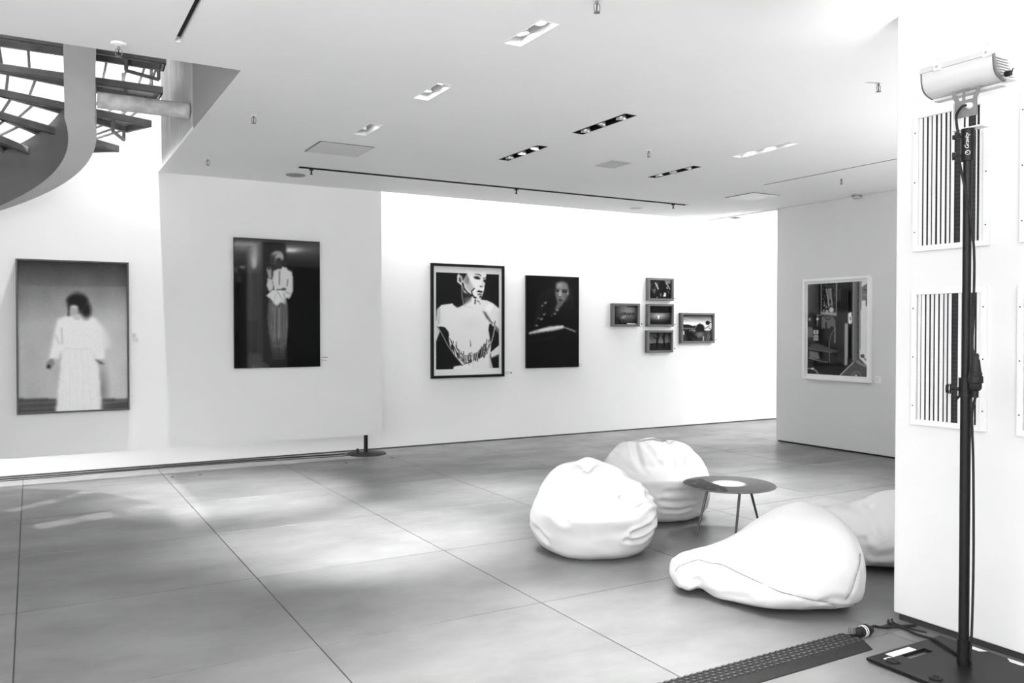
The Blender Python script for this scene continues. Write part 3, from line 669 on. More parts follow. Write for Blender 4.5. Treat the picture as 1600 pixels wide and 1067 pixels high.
def p_e(w_, h_):
    c = Cv(72, 66, 912, 1212, 542, 545, 822, 830, .2)
    c.a = .2 + .75 * np.clip(c.V / .33, 0, 1); c.line([(930, 570), (1000, 590), (1080, 610)], 8, .75, .5); c.line([(1000, 560), (1140, 590)], 10, .3, .3)
    c.poly([(912, 640), (990, 648), (1020, 660), (1050, 655), (1050, 690), (912, 680)], .07, 1); c.poly([(912, 678), (1212, 690), (1212, 830), (912, 830)], .15, 2)
    c.line([(920, 684), (1045, 688)], 4, .75); c.poly([(912, 712), (935, 715), (935, 755), (912, 752)], .9, 1)
    for q in range(24): c.ell(rg.uniform(985, 1045), rg.uniform(692, 725), 6, 4, rg.choice([.6, .1, .4]), .4)
    c.ell(1095, 685, 45, 45, .04, .2); c.poly([(1075, 655), (1092, 630), (1100, 650)], .04); c.ell(1095, 755, 36, 26, .36, .5)
    for q in range(20): c.line([(1065 + q * 3.5, 745 + rg.uniform(-6, 6)), (1060 + q * 4, 790)], 2, rg.choice([.2, .5]), .6)
    c.poly([(950, 715), (980, 705), (1070, 790), (1060, 810), (1010, 790), (1030, 828), (970, 822), (960, 770)], .03, 1)
    c.ell(1172, 630, 22, 24, .04, .15); c.line([(1155, 618), (1212, 628)], 7, .05)
    c.poly([(1135, 700), (1165, 670), (1200, 640), (1212, 700), (1190, 720), (1150, 715)], .8, 1); c.line([(1150, 690), (1185, 660)], 8, .15); c.line([(1180, 680), (1200, 700)], 6, .2)
    c.poly([(1150, 718), (1212, 720), (1205, 830), (1130, 828), (1125, 780)], .2, 1); c.line([(1130, 780), (1128, 825)], 10, .7); c.line([(1185, 740), (1160, 815)], 5, .5); c.line([(1198, 765), (1180, 822)], 5, .6); return c
small('small grey-framed photograph of a dark crowd, topmost of the column of three', 7.985, 8.480, 1.928, 2.266, p_a)
small('small grey-framed photograph of a bright dotted band, leftmost of the cluster of five', 7.329, 7.825, 1.537, 1.875, p_b)
small('small grey-framed photograph of one tiny bright figure in darkness, middle of the column', 7.982, 8.480, 1.536, 1.877, p_c)
small('small grey-framed photograph of two dark silhouettes, lowest of the column of three', 7.975, 8.469, 1.145, 1.481, p_d)
small('largest of the five clustered photographs, figures outdoors under a pale sky, at right', 8.636, 9.317, 1.281, 1.749, p_e)

# -- white-framed interior photograph on the partition
t, w_, h_ = pic('framed_photograph', 'white-framed photograph of a cluttered cafe corner on the grey right partition', 7.409, 6.419, .862, 2.137, PARX - .001, 'x')
frame(t, w_, h_, .034, .05, M_white)
MB().box(-w_ / 2 + .034, -.014, -h_ / 2 + .034, w_ / 2 - .034, -.0065, h_ / 2 - .034).build('mat_board', M_matboard, t)
c = Cv(125, 180, 118, 628, 128, 100, 925, 955, .10)
c.poly([(118, 100), (240, 100), (240, 400), (118, 400)], .24, 4); c.poly([(215, 100), (240, 100), (240, 600), (215, 600)], .07, 2)
c.ell(150, 440, 34, 62, .06, .2); c.ell(138, 440, 16, 22, .3, .4); c.ell(135, 438, 6, 8, .7, .4)
c.poly([(235, 115), (380, 105), (375, 412), (235, 400)], .42); c.poly([(245, 120), (368, 113), (366, 378), (245, 378)], .10, 1)
for q in range(60): 
    x = rg.uniform(252, 362); y = rg.uniform(125, 350); c.line([(x, y), (x + rg.uniform(-5, 5), y + rg.uniform(10, 35))], rg.uniform(3, 7), rg.choice([.5, .35, .2, .08]))
c.line([(285, 170), (300, 260), (308, 330)], 9, .65); c.line([(320, 160), (330, 270), (340, 320)], 10, .6); c.ell(318, 150, 14, 16, .08, .3); c.line([(308, 175), (315, 250)], 24, .42); c.ell(330, 355, 20, 24, .72, .2); c.ell(292, 368, 14, 14, .6, .3)
for q in range(10): c.ell(rg.uniform(255, 360), rg.uniform(290, 370), 7, 8, rg.choice([.5, .1, .65]), .3)
c.line([(245, 380), (368, 395)], 12, .62); c.line([(240, 115), (240, 400)], 4, .55); c.line([(374, 115), (374, 410)], 4, .6)
c.poly([(245, 415), (345, 415), (365, 450), (365, 650), (245, 560)], .36, 1); c.line([(280, 420), (285, 440), (315, 440), (318, 422)], 6, .08); c.line([(283, 470), (290, 560)], 14, .12); c.poly([(245, 520), (360, 525), (352, 640), (245, 620)], .09, 2)
c.ell(335, 530, 20, 26, .1, .2); c.line([(360, 525), (325, 580), (313, 640), (315, 930)], 7, .42); c.line([(362, 520), (362, 650)], 10, .45)
c.poly([(120, 510), (165, 512), (165, 605), (120, 600)], .40, 1); c.poly([(118, 605), (165, 615), (165, 630), (118, 625)], .2)
c.poly([(165, 500), (190, 475), (215, 490), (217, 650), (165, 650)], .12, 1); c.line([(207, 405), (208, 430), (206, 500)], 7, .55); c.line([(203, 402), (235, 404)], 5, .6); c.ell(208, 437, 12, 12, .8, .2); c.poly([(170, 535), (215, 535), (215, 572), (170, 572)], .75); c.line([(182, 552), (204, 552)], 6, .2); c.line([(193, 540), (193, 565)], 5, .2); c.poly([(170, 580), (215, 580), (215, 632), (170, 628)], .62); c.line([(178, 600), (208, 602)], 6, .3); c.line([(178, 615), (205, 616)], 4, .35)
c.poly([(125, 690), (165, 655), (225, 660), (420, 735), (330, 740), (128, 708)], .28, 1); c.line([(128, 702), (330, 735)], 4, .5)
c.poly([(132, 720), (215, 735), (232, 800), (135, 785)], .42, 3); c.line([(130, 785), (240, 815), (300, 822)], 6, .65); c.poly([(118, 800), (450, 850), (420, 940), (118, 930)], .06, 2)
c.line([(118, 878), (165, 882), (200, 900), (215, 930)], 10, .6); c.ell(165, 880, 12, 8, .9, .4)
c.poly([(385, 108), (505, 104), (505, 840), (440, 850), (385, 800)], .14, 1)
for q in range(8): c.line([(395 + q * 10, 120), (392 + q * 11, 780)], 3, .10 + .16 * (q % 2), .7)
c.line([(400, 170), (400, 265)], 20, .24, .7)
c.poly([(445, 475), (475, 478), (470, 850), (445, 850)], .62, 2); c.poly([(472, 190), (503, 190), (503, 840), (475, 840)], .07)
c.poly([(472, 385), (502, 375), (506, 475), (486, 484), (474, 470)], .92, 1); c.line([(490, 422), (492, 445)], 7, .15)
c.poly([(505, 104), (545, 102), (550, 820), (508, 840)], .42, 2); c.line([(518, 105), (518, 800)], 8, .62, .8); c.poly([(545, 102), (580, 102), (582, 830), (550, 810)], .30, 1); c.line([(570, 103), (568, 790)], 5, .75)
for q in range(6): c.ell(552, 160 + q * 115, 4, 6, .08, .3)
c.poly([(580, 100), (628, 98), (628, 860), (572, 790)], .88, 1); c.poly([(585, 150), (628, 120), (628, 270), (585, 275)], .45, 1); c.line([(600, 175), (622, 185)], 8, .25); c.line([(595, 220), (625, 225)], 10, .6); c.line([(622, 265), (622, 320)], 9, .2)
c.ell(592, 768, 16, 16, .2, .2); c.line([(605, 785), (620, 805)], 8, .3); c.ell(592, 768, 7, 7, .5, .3)
c.poly([(548, 800), (628, 850), (628, 880), (540, 830)], .5, 1); c.poly([(508, 825), (628, 870), (628, 958), (410, 940)], .30, 1); c.line([(408, 940), (515, 828)], 8, .75)
c.ell(543, 940, 36, 32, .65, .06); c.ell(543, 940, 31, 27, .22, .06); c.ell(540, 940, 15, 12, .6, .3)
c.noise(.01)
c.mesh('print', w_ * .885, h_ * .895, -.0155, t, .05, .4)

# -- caption cards
def card(lab, p, w_, h_, plane, axis='y', dot=False, lines=3):
    t = thing('caption_card', lab, 'label', (p[0], plane, p[1]) if axis == 'y' else (plane, p[0], p[1]), 0 if axis == 'y' else -PI / 2)
    MB().box(-w_ / 2, -.003, -h_ / 2, w_ / 2, 0, h_ / 2).build('card', M_card, t)
    for q in range(lines):
        z = h_ * (.28 - q * .25); L_ = w_ * (.62 - .12 * (q % 2))
        MB().box(-w_ * .42, -.0034, z - h_ * .035, -w_ * .42 + L_ * .9, -.0031, z + h_ * .035).build('printed_line', mat('grey_ink', .35, .7), t)
    if dot: MB().cyl((w_ * .36, -.0031, 0), (w_ * .36, -.0036, 0), .011, .011, 16).build('dot_sticker', M_ink, t)
card('small caption card right of the blurred white-dress photograph', (.915, 1.44), .06, .05, PW)
card('pair of tiny printed captions right of the glossy standing-figure photograph', (2.89, 1.145), .11, .13, PW, lines=2)
card('caption card with a dark dot beside the black-framed bodice photograph', (5.615, .905), .12, .05, BW_, dot=True)
card('caption card beside the lower corner of the dark shadowed portrait', (6.80, .985), .08, .05, BW_)
card('tiny caption card right of the crowd photograph', (8.535, 1.965), .06, .03, BW_, dot=True, lines=1)
card('tiny caption card right of the dotted-band photograph', (7.89, 1.575), .06, .03, BW_, dot=True, lines=1)
card('tiny caption card right of the tiny-bright-figure photograph', (8.535, 1.572), .06, .03, BW_, dot=True, lines=1)
card('tiny caption card right of the two-silhouettes photograph', (8.535, 1.20), .06, .03, BW_, dot=True, lines=1)
card('tiny caption card right of the outdoor figures photograph', (9.385, 1.33), .06, .03, BW_, dot=True, lines=1)
card('white caption card right of the cafe corner photograph', (6.335, .905), .08, .075, PARX - .001, 'x')

# ------------------------------------------------------------------ stand base under the floating panel, with cables
t = thing('pole_stand', 'black pole stand with a round base under the corner of the floating wall panel', 'stand', (3.485, 9.53, 0))
MB().lathe([(.232, 0), (.235, .006), (.225, .014), (.04, .026), (.03, .03)], 48).build('round_base', M_black, t, smooth=True, ang=50)
MB().cyl((-.01, 0, .028), (-.01, 0, 2.2), .024, .024, 20).build('pole', M_black, t, smooth=True)
MB().cyl((-.12, -.02, .02), (-.12, -.02, .075), .022, .014, 14).build('knob', M_black, t, smooth=True)
def floor_cable(name, lab, pts, r=.0045): return tag(MB().tube(pts, r, 8, 6).build(name, M_rubber, smooth=True), lab, 'cable')
floor_cable('floor_cable', 'black cable on the floor along the back wall, wall-side one of three', [(-1.5, 9.72, .008), (.2, 9.70, .008), (1.5, 9.72, .008), (2.6, 9.69, .008), (3.2, 9.64, .008), (3.36, 9.55, .035)])
floor_cable('floor_cable', 'black cable on the floor under the panel, middle one of three', [(-1.5, 9.68, .008), (.1, 9.67, .008), (1.2, 9.69, .008), (2.3, 9.65, .008), (3.0, 9.60, .008), (3.24, 9.56, .008)])
floor_cable('floor_cable', 'black cable on the floor under the panel, room-side one of three', [(-1.5, 9.58, .008), (.0, 9.57, .008), (.8, 9.62, .008), (1.8, 9.60, .008), (2.6, 9.52, .008), (3.1, 9.47, .008), (3.235, 9.48, .008)])
for (x, y), lab in zip([(1.235, 9.02), (1.50, 9.02), (3.05, 9.0), (3.62, 9.06)], ['leftmost of the tiny dark floor studs near the panel', 'tiny dark floor stud right of the leftmost one', 'tiny dark floor stud in front of the round stand base', 'tiny dark floor stud right of the round stand base']):
    t = thing('floor_stud', lab, 'floor stud', (x, y, 0)); MB().lathe([(.016, 0), (.015, .003), (.002, .004)], 14).build('stud_cap', M_dark, t)

# ------------------------------------------------------------------ bean bags
from mathutils import noise as mn
def to_world(o, px, py): o.location = (px, py, 0); o.rotation_euler = (0, 0, -YAW)   # local x: picture right, local y: away from the lens
def finish_bag(name, lab, V, F, loc, seams, sub=1, floor0=True):
    V = np.array(V)
    root = thing(name, lab, 'bean bag', (loc[0], loc[1], .001), -YAW, 'white bean bags around the low table')
    me = bpy.data.meshes.new('bag_cover'); me.from_pydata([tuple(v) for v in V], [], F); me.update()
    for p in me.polygons: p.use_smooth = True
    me.materials.append(M_canvas)
    o = bpy.data.objects.new('bag_cover', me); C.objects.link(o); o.parent = root
    if sub: s_ = o.modifiers.new('sub', 'SUBSURF'); s_.levels = s_.render_levels = sub
    return root, o, V
NU, NV = 128, 84
def sphere_dirs():
    D = [(0, 0, -1)]
    for j in range(1, NV):
        th = PI * j / NV
        for i in range(NU): D.append((math.sin(th) * math.cos(2 * PI * i / NU), math.sin(th) * math.sin(2 * PI * i / NU), -math.cos(th)))
    D.append((0, 0, 1)); D = np.array(D); F = []
    for i in range(NU): F.append((0, 1 + (i + 1) % NU, 1 + i))
    for j in range(NV - 2):
        for i in range(NU):
            a = 1 + j * NU + i; b = 1 + j * NU + (i + 1) % NU; F.append((a, b, b + NU, a + NU))
    t_ = len(D) - 1
    for i in range(NU): F.append((t_, 1 + (NV - 2) * NU + i, 1 + (NV - 2) * NU + (i + 1) % NU))
    return D, F
DIRS, SF = sphere_dirs()
def seg_dist(P, pts):
    d = np.full(len(P), 9.); 
    for a, b in zip(pts[:-1], pts[1:]):
        a = np.array(a); b = np.array(b); ab = b - a; t_ = np.clip(((P - a) @ ab) / (ab @ ab + 1e-9), 0, 1)
        d = np.minimum(d, np.linalg.norm(P - a - t_[:, None] * ab, axis=1))
    return d
def surf(P, ctr, x, z, front=True):
    """point of the current surface seen at local x,z from the front"""
    m = (P[:, 1] < ctr) if front else (P[:, 1] > ctr)
    Q = P[m]; k = np.argmin((Q[:, 0] - x) ** 2 + (Q[:, 2] - z) ** 2); return Q[k]
def wrinkle(P, N, amp, sc, seed=0):
    w_ = np.array([mn.noise(Vector((p[0] * sc[0] + seed, p[1] * sc[1], p[2] * sc[2]))) for p in P]); return P + N * (w_ * amp)[:, None]
def crease(P, N, pts, wd, dep, ridge=.0):
    d = seg_dist(P, pts); return P - N * (dep * np.exp(-(d / wd) ** 2))[:, None] + N * (ridge * np.exp(-((d - wd * 2.0) / (wd * .9)) ** 2))[:, None]
def bagbase(prof, rx, ry, lean):
    """prof: list of (z, radius 0..1); closed vertical lathe over sphere dirs, lean(z)->(dx,dy)"""
    th = np.arccos(np.clip(-DIRS[:, 2], -1, 1)) / PI      # 0 bottom..1 top
    zz = np.interp(th, [p[0] for p in prof], [p[1] for p in prof]); rr = np.interp(th, [p[0] for p in prof], [p[2] for p in prof])
    ph = np.arctan2(DIRS[:, 1], DIRS[:, 0])
    lx, ly = lean(zz)
    return np.stack([lx + rr * rx * np.cos(ph), ly + rr * ry * np.sin(ph), zz], 1), ph, zz
def smooth_prof(p):
    """catmull resample of (t,z,r)"""
    P = np.array(p); out = []
    for i in range(len(P) - 1):
        a, b, c, d = P[max(i - 1, 0)], P[i], P[i + 1], P[min(i + 2, len(P) - 1)]
        for k in range(10):
            t_ = k / 10; q = .5 * ((2 * b) + (c - a) * t_ + (2 * a - 5 * b + 4 * c - d) * t_ ** 2 + (3 * b - a - 3 * c + d) * t_ ** 3)
            q[0] = b[0] + (c[0] - b[0]) * t_; out.append(q)
    out.append(P[-1]); return [tuple(q) for q in out]
def radial(P, c=(0, 0, .25)):
    N = P - np.array(c); return N / (np.linalg.norm(N, axis=1)[:, None] + 1e-9)
def sstep(a, b, x): t_ = np.clip((x - a) / (b - a), 0, 1); return t_ * t_ * (3 - 2 * t_)

def bagA():
    prof = smooth_prof([(0, .0, 0), (.12, .0, .52), (.2, .012, .74), (.28, .06, .90), (.38, .15, .99), (.48, .25, 1.0), (.58, .34, .93), (.68, .43, .78), (.78, .51, .57), (.88, .565, .33), (1, .585, 0)])
    P, ph, zz = bagbase(prof, .425, .40, lambda z: (-.03 * sstep(.3, .58, z), .07 * sstep(.2, .58, z)))
    N = radial(P)
    front = np.clip(-np.sin(ph + .25), 0, 1)
    # seat: push the upper front back and down, leaving a rounded lip under it
    up = sstep(.285, .335, P[:, 2]) * (1 - sstep(.50, .60, P[:, 2]))
    P[:, 1] += .20 * up * front ** 1.2 * (1 - .55 * sstep(.1, .4, np.abs(P[:, 0] - .02)))
    lip = np.exp(-((P[:, 2] - .275) / .055) ** 2) * front ** 1.5; P[:, 1] -= .045 * lip; P[:, 2] += .02 * lip
    N = radial(P)
    for pts, wd, dep, rg_ in (([(-.05, 0, .57), (.02, -.16, .46), (.09, -.20, .33)], .028, .022, .012), ([(-.03, .0, .58), (.09, -.12, .46), (.13, -.18, .33)], .02, .014, .010),
                              ([(-.33, -.14, .42), (-.26, -.22, .36), (-.22, -.26, .29)], .03, .012, .006), ([(.36, -.12, .42), (.24, -.22, .40), (.16, -.22, .37)], .016, .014, .012),
                              ([(.41, -.12, .31), (.3, -.24, .325), (.17, -.27, .32)], .016, .02, .012), ([(.40, -.1, .24), (.3, -.24, .20), (.22, -.32, .19)], .015, .014, .010),
                              ([(.38, -.1, .17), (.28, -.27, .14), (.18, -.35, .15)], .015, .010, .008), ([(-.41, -.08, .22), (-.38, -.16, .16), (-.33, -.2, .12)], .02, .010, .006),
                              ([(.2, -.1, .50), (.3, -.1, .44), (.38, -.05, .36)], .03, .010, .006), ([(-.2, 0, .5), (-.24, -.1, .44), (-.2, -.18, .36)], .04, .012, .006)):
        pts = [tuple(surf(P, .15, q[0], q[2])) for q in pts]; P = crease(P, N, pts, wd, dep * 1.6, rg_ * 1.4)
    P = wrinkle(P, N, .020, (3.2, 3.2, 4), 3); P = wrinkle(P, N, .005, (11, 11, 15), 8)
    return P
P = bagA(); P[:, 2] = np.maximum(P[:, 2], .0)
finish_bag('bean_bag', 'white bean bag with a crumpled seat hollow, front left of the four', P, SF, (3.31, 4.63), None)

def bagB():
    prof = smooth_prof([(0, .0, 0), (.12, .0, .58), (.2, .01, .80), (.28, .06, .93), (.38, .15, 1.0), (.48, .25, 1.0), (.58, .35, .98), (.68, .45, .88), (.78, .53, .66), (.88, .575, .36), (1, .59, 0)])
    P, ph, zz = bagbase(prof, .435, .40, lambda z: (0 * z, .06 * sstep(.2, .58, z)))
    front = np.clip(-np.sin(ph), 0, 1)
    up = sstep(.345, .40, P[:, 2]) * (1 - sstep(.56, .62, P[:, 2]))
    P[:, 1] += .17 * up * front ** .8
    lip = np.exp(-((P[:, 2] - .34) / .05) ** 2) * front; P[:, 1] -= .02 * lip
    # three top lobes
    top = sstep(.38, .5, zz)
    P[:, 2] += top * (.025 * np.exp(-((P[:, 0] + .02) / .09) ** 2) + .035 * np.exp(-((P[:, 0] + .27) / .07) ** 2) + .02 * np.exp(-((P[:, 0] - .22) / .08) ** 2))
    N = radial(P)
    for pts, wd, dep, rg_ in (([(-.17, 0, .56), (-.16, -.1, .47), (-.12, -.15, .38)], .022, .035, .014), ([(.13, 0, .57), (.11, -.1, .48), (.10, -.15, .39)], .022, .024, .012),
                              ([(-.34, -.05, .48), (-.26, -.12, .43), (-.18, -.15, .38)], .02, .014, .01), ([(.27, -.0, .52), (.25, -.1, .46), (.22, -.1, .39)], .02, .014, .01),
                              ([(-.08, 0, .56), (-.03, -.1, .50), (.0, -.1, .44)], .02, .010, .008), ([(.05, -.1, .56), (.02, -.1, .50)], .02, .008, .006),
                              ([(-.02, -.3, .19), (.12, -.36, .17), (.26, -.3, .18)], .016, .012, .008), ([(.02, -.3, .26), (.16, -.36, .255)], .016, .009, .006), ([(.0, -.3, .12), (.13, -.36, .11), (.22, -.3, .13)], .014, .010, .007),
                              ([(.30, -.2, .36), (.37, -.15, .34), (.42, -.1, .35)], .02, .012, .008)):
        pts = [tuple(surf(P, .15, q[0], q[2])) for q in pts]; P = crease(P, N, pts, wd, dep, rg_)
    P = wrinkle(P, N, .016, (3.5, 3.5, 4), 13); P = wrinkle(P, N, .005, (12, 12, 14), 5)
    return P
P = bagB(); P[:, 2] = np.maximum(P[:, 2], .0)
finish_bag('bean_bag', 'white bean bag with three puffy lobes on top, behind the front left one', P, SF, (4.37, 5.25), None)

def loftbag(xs_, top, bot, yc, hw, n1=110, n2=96, sup=2.3):
    V = []; F = []
    tt = 1 - np.cos(np.linspace(0, PI, n1)); tt /= 2
    X = xs_[0] + (xs_[-1] - xs_[0]) * tt
    def ci(x, ys_):   # smooth interpolation
        X_ = np.array(xs_); Y_ = np.array(ys_); m = np.gradient(Y_, X_); k = np.clip(np.searchsorted(X_, x) - 1, 0, len(X_) - 2); h = X_[k + 1] - X_[k]; s_ = (x - X_[k]) / h
        return Y_[k] * (2 * s_**3 - 3 * s_**2 + 1) + Y_[k + 1] * (3 * s_**2 - 2 * s_**3) + h * (m[k] * (s_**3 - 2 * s_**2 + s_) + m[k + 1] * (s_**3 - s_**2))
    T, B_, Yc, Hw = ci(X, top), ci(X, bot), ci(X, yc), ci(X, hw)
    for i in range(n1):
        for k in range(n2):
            a = 2 * PI * k / n2; ca, sa = math.cos(a), math.sin(a); e = 2 / sup
            yy = Yc[i] + Hw[i] * math.copysign(abs(ca) ** e, ca); zm = (T[i] * .45 + B_[i] * .55)
            z = zm + (T[i] - zm) * abs(sa) ** e if sa > 0 else zm - (zm - B_[i]) * abs(sa) ** (e * .75)
            V.append((X[i], yy, z))
    for i in range(n1 - 1):
        for k in range(n2): F.append((i * n2 + k, i * n2 + (k + 1) % n2, (i + 1) * n2 + (k + 1) % n2, (i + 1) * n2 + k))
    F.append(tuple(range(n2))); F.append(tuple((n1 - 1) * n2 + k for k in range(n2 - 1, -1, -1)))
    return np.array(V), F
xs_ = [-.545, -.53, -.48, -.38, -.25, -.1, .05, .2, .32, .42, .49, .525, .535]
top = [.10, .135, .175, .205, .235, .30, .40, .475, .487, .45, .375, .28, .21]
bot = [.09, .055, .02, .0, .0, .0, .0, .0, .0, .005, .045, .12, .19]
yc = [.13, .13, .13, .12, .08, .02, .0, .0, .0, .0, .0, .0, .0]
hw = [.01, .09, .16, .22, .30, .39, .44, .46, .45, .39, .29, .16, .02]
xs_ = [q * .915 for q in xs_]; top = [q * 1.04 for q in top]
P, F = loftbag(xs_, top, bot, yc, hw)
N = radial(P, (.1, 0, .2))
N2 = P.copy(); N2[:, 0] = 0; N2[:, 1] -= np.interp(P[:, 0], xs_, yc); N2[:, 2] -= .18; N2 /= np.linalg.norm(N2, axis=1)[:, None] + 1e-9
seamC = [(-.53, .14), (-.46, .175), (-.36, .20), (-.26, .205), (-.12, .18), (.05, .14), (.2, .10), (.30, .075), (.40, .07), (.49, .09)]
def on(P, x, z): q = surf(P, .05, x, z); return tuple(q)
s1 = [on(P, x, z) for x, z in seamC]; P = crease(P, N2, s1, .010, .010, .003)
s2 = [on(P, x, z) for x, z in [(.46, .36), (.40, .32), (.35, .24), (.31, .15), (.28, .075), (.24, .01)]]; P = crease(P, N2, s2, .010, .009, .003)
s3 = [on(P, x, z) for x, z in [(-.34, .0), (-.36, .05), (-.38, .08)]]; P = crease(P, N2, s3, .055, .045, .0)
for q in ([(.28, .07), (.2, .05), (.12, .06)], [(.3, .12), (.24, .13), (.17, .12)], [(-.32, .05), (-.24, .07), (-.16, .09)], [(.25, .03), (.18, .02), (.12, .03)]): P = crease(P, N2, [on(P, *p_) for p_ in q], .018, .007, .004)
P = wrinkle(P, N2, .010, (3, 3, 4), 21); P = wrinkle(P, N2, .003, (14, 14, 14), 2); P[:, 2] = np.maximum(P[:, 2], 0)
SEAMS = ([(-.525, .14)] + [(x, z) for x, z in seamC[1:-1]], [(.40, .33), (.36, .25), (.32, .16), (.285, .08), (.255, .03)])
rt_, ob, V = finish_bag('bean_bag', 'white pear-shaped bean bag lying on its side in the right foreground, smooth with long seams', P, F, (3.545, 3.325), None, 1)

for sm in SEAMS:
    pts = [Vector(surf(V, .05, x * .98, z)) - Vector((0, .0036, -.0016)) for x, z in [tuple(np.array(sm[i]) * (1 - t_) + np.array(sm[i + 1]) * t_) for i in range(len(sm) - 1) for t_ in (0, .5)] + [sm[-1]]]
    MB().tube(pts, .0026, 6, 4).build('seam', M_seam, rt_, smooth=True)
xs_ = [-.45, -.44, -.40, -.32, -.2, -.05, .1, .25, .36, .42, .44]
top = [.17, .23, .30, .335, .34, .375, .43, .43, .36, .26, .18]
bot = [.15, .10, .05, .01, 0, 0, 0, 0, .02, .09, .16]
yc = [0] * 11
hw = [.02, .12, .2, .29, .35, .39, .40, .37, .28, .15, .02]
P, F = loftbag(xs_, top, bot, yc, hw)
N2 = P.copy(); N2[:, 0] *= .3; N2[:, 2] -= .18; N2 /= np.linalg.norm(N2, axis=1)[:, None] + 1e-9
for q in ([(-.42, .13), (-.33, .15), (-.24, .15)], [(-.42, .10), (-.35, .09), (-.26, .07)], [(-.40, .17), (-.34, .2), (-.28, .21)], [(-.1, .36), (-.2, .25), (-.3, .17)], [(0, .2), (-.15, .13), (-.28, .11)]): P = crease(P, N2, [on(P, *p_) for p_ in q], .02, .012, .006)
P = wrinkle(P, N2, .016, (3, 3, 4), 31); P = wrinkle(P, N2, .004, (14, 14, 14), 2); P[:, 2] = np.maximum(P[:, 2], 0)
finish_bag('bean_bag', 'white bean bag half hidden behind the corner of the foreground wall', P, F, (4.80, 3.46), None, 1)

# ------------------------------------------------------------------ low round table
TX, TY = 4.44, 4.50; TZ = .362; TR = .335
t = thing('low_table', 'low round three-legged table with a grey top and painted white oval reflection', 'table', (TX, TY, 0))
MB().lathe([(TR - .006, -.010), (TR, -.006), (TR, -.002), (TR - .003, 0), (.001, 0)], 72, (0, 0, TZ)).build('tabletop', mat('table_metal', .16, .35, noise=(60, .3)), t, smooth=True)
# tabletop disc, reflection painted into a colour attribute on a polar grid
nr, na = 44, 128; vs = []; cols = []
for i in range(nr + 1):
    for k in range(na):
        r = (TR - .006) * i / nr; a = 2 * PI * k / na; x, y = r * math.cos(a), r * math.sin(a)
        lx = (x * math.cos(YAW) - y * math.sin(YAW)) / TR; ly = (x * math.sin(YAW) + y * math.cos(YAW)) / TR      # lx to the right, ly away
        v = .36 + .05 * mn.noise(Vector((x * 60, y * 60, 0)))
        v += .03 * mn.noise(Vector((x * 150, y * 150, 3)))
        dd = math.hypot((lx + .0) / .36, (ly - .02) / .38); wv = min(1, max(0, (1.12 - dd) / .3)); v = v * (1 - wv) + .93 * wv  # white oval stands for a reflection, put into the colour
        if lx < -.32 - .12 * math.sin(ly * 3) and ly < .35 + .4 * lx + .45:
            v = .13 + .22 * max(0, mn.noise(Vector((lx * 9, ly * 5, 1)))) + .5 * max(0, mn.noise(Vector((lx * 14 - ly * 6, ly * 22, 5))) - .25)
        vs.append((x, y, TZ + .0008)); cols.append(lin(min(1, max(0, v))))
me = bpy.data.meshes.new('painted_top'); me.from_pydata(vs, [], [(i * na + k, (i + 1) * na + k, (i + 1) * na + (k + 1) % na, i * na + (k + 1) % na) for i in range(nr) for k in range(na)])
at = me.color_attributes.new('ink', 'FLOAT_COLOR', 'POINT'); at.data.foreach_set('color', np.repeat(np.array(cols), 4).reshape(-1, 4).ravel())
me.materials.append(MATS['print_0.60_0.10']); o = bpy.data.objects.new('painted_top', me); C.objects.link(o); o.parent = t
o['label'] = 'grey painted surface with a painted-in white oval reflection and dark sketched patch'
lr, lR = .215, .30
LEG = mat('brushed_leg', .10, .3, metal=.6)
for bx, by in (((4.16 - TX), (4.539 - TY)), ):
    pass
legs = [((4.165, 4.545), (-.175, .03)), ((4.335, 4.33), (-.06, -.17)), ((4.78, 4.52), (.20, -.0))]
for (fx, fy), (ox, oy) in legs:
    MB().cyl((ox, oy, TZ - .011), (fx - TX, fy - TY, 0.0), .0105, .008, 14).build('leg', LEG, t, smooth=True)
MB().lathe([(.19, -.014), (.19, -.0105)], 40, (0, 0, TZ)).build('mounting_plate', M_black, t)

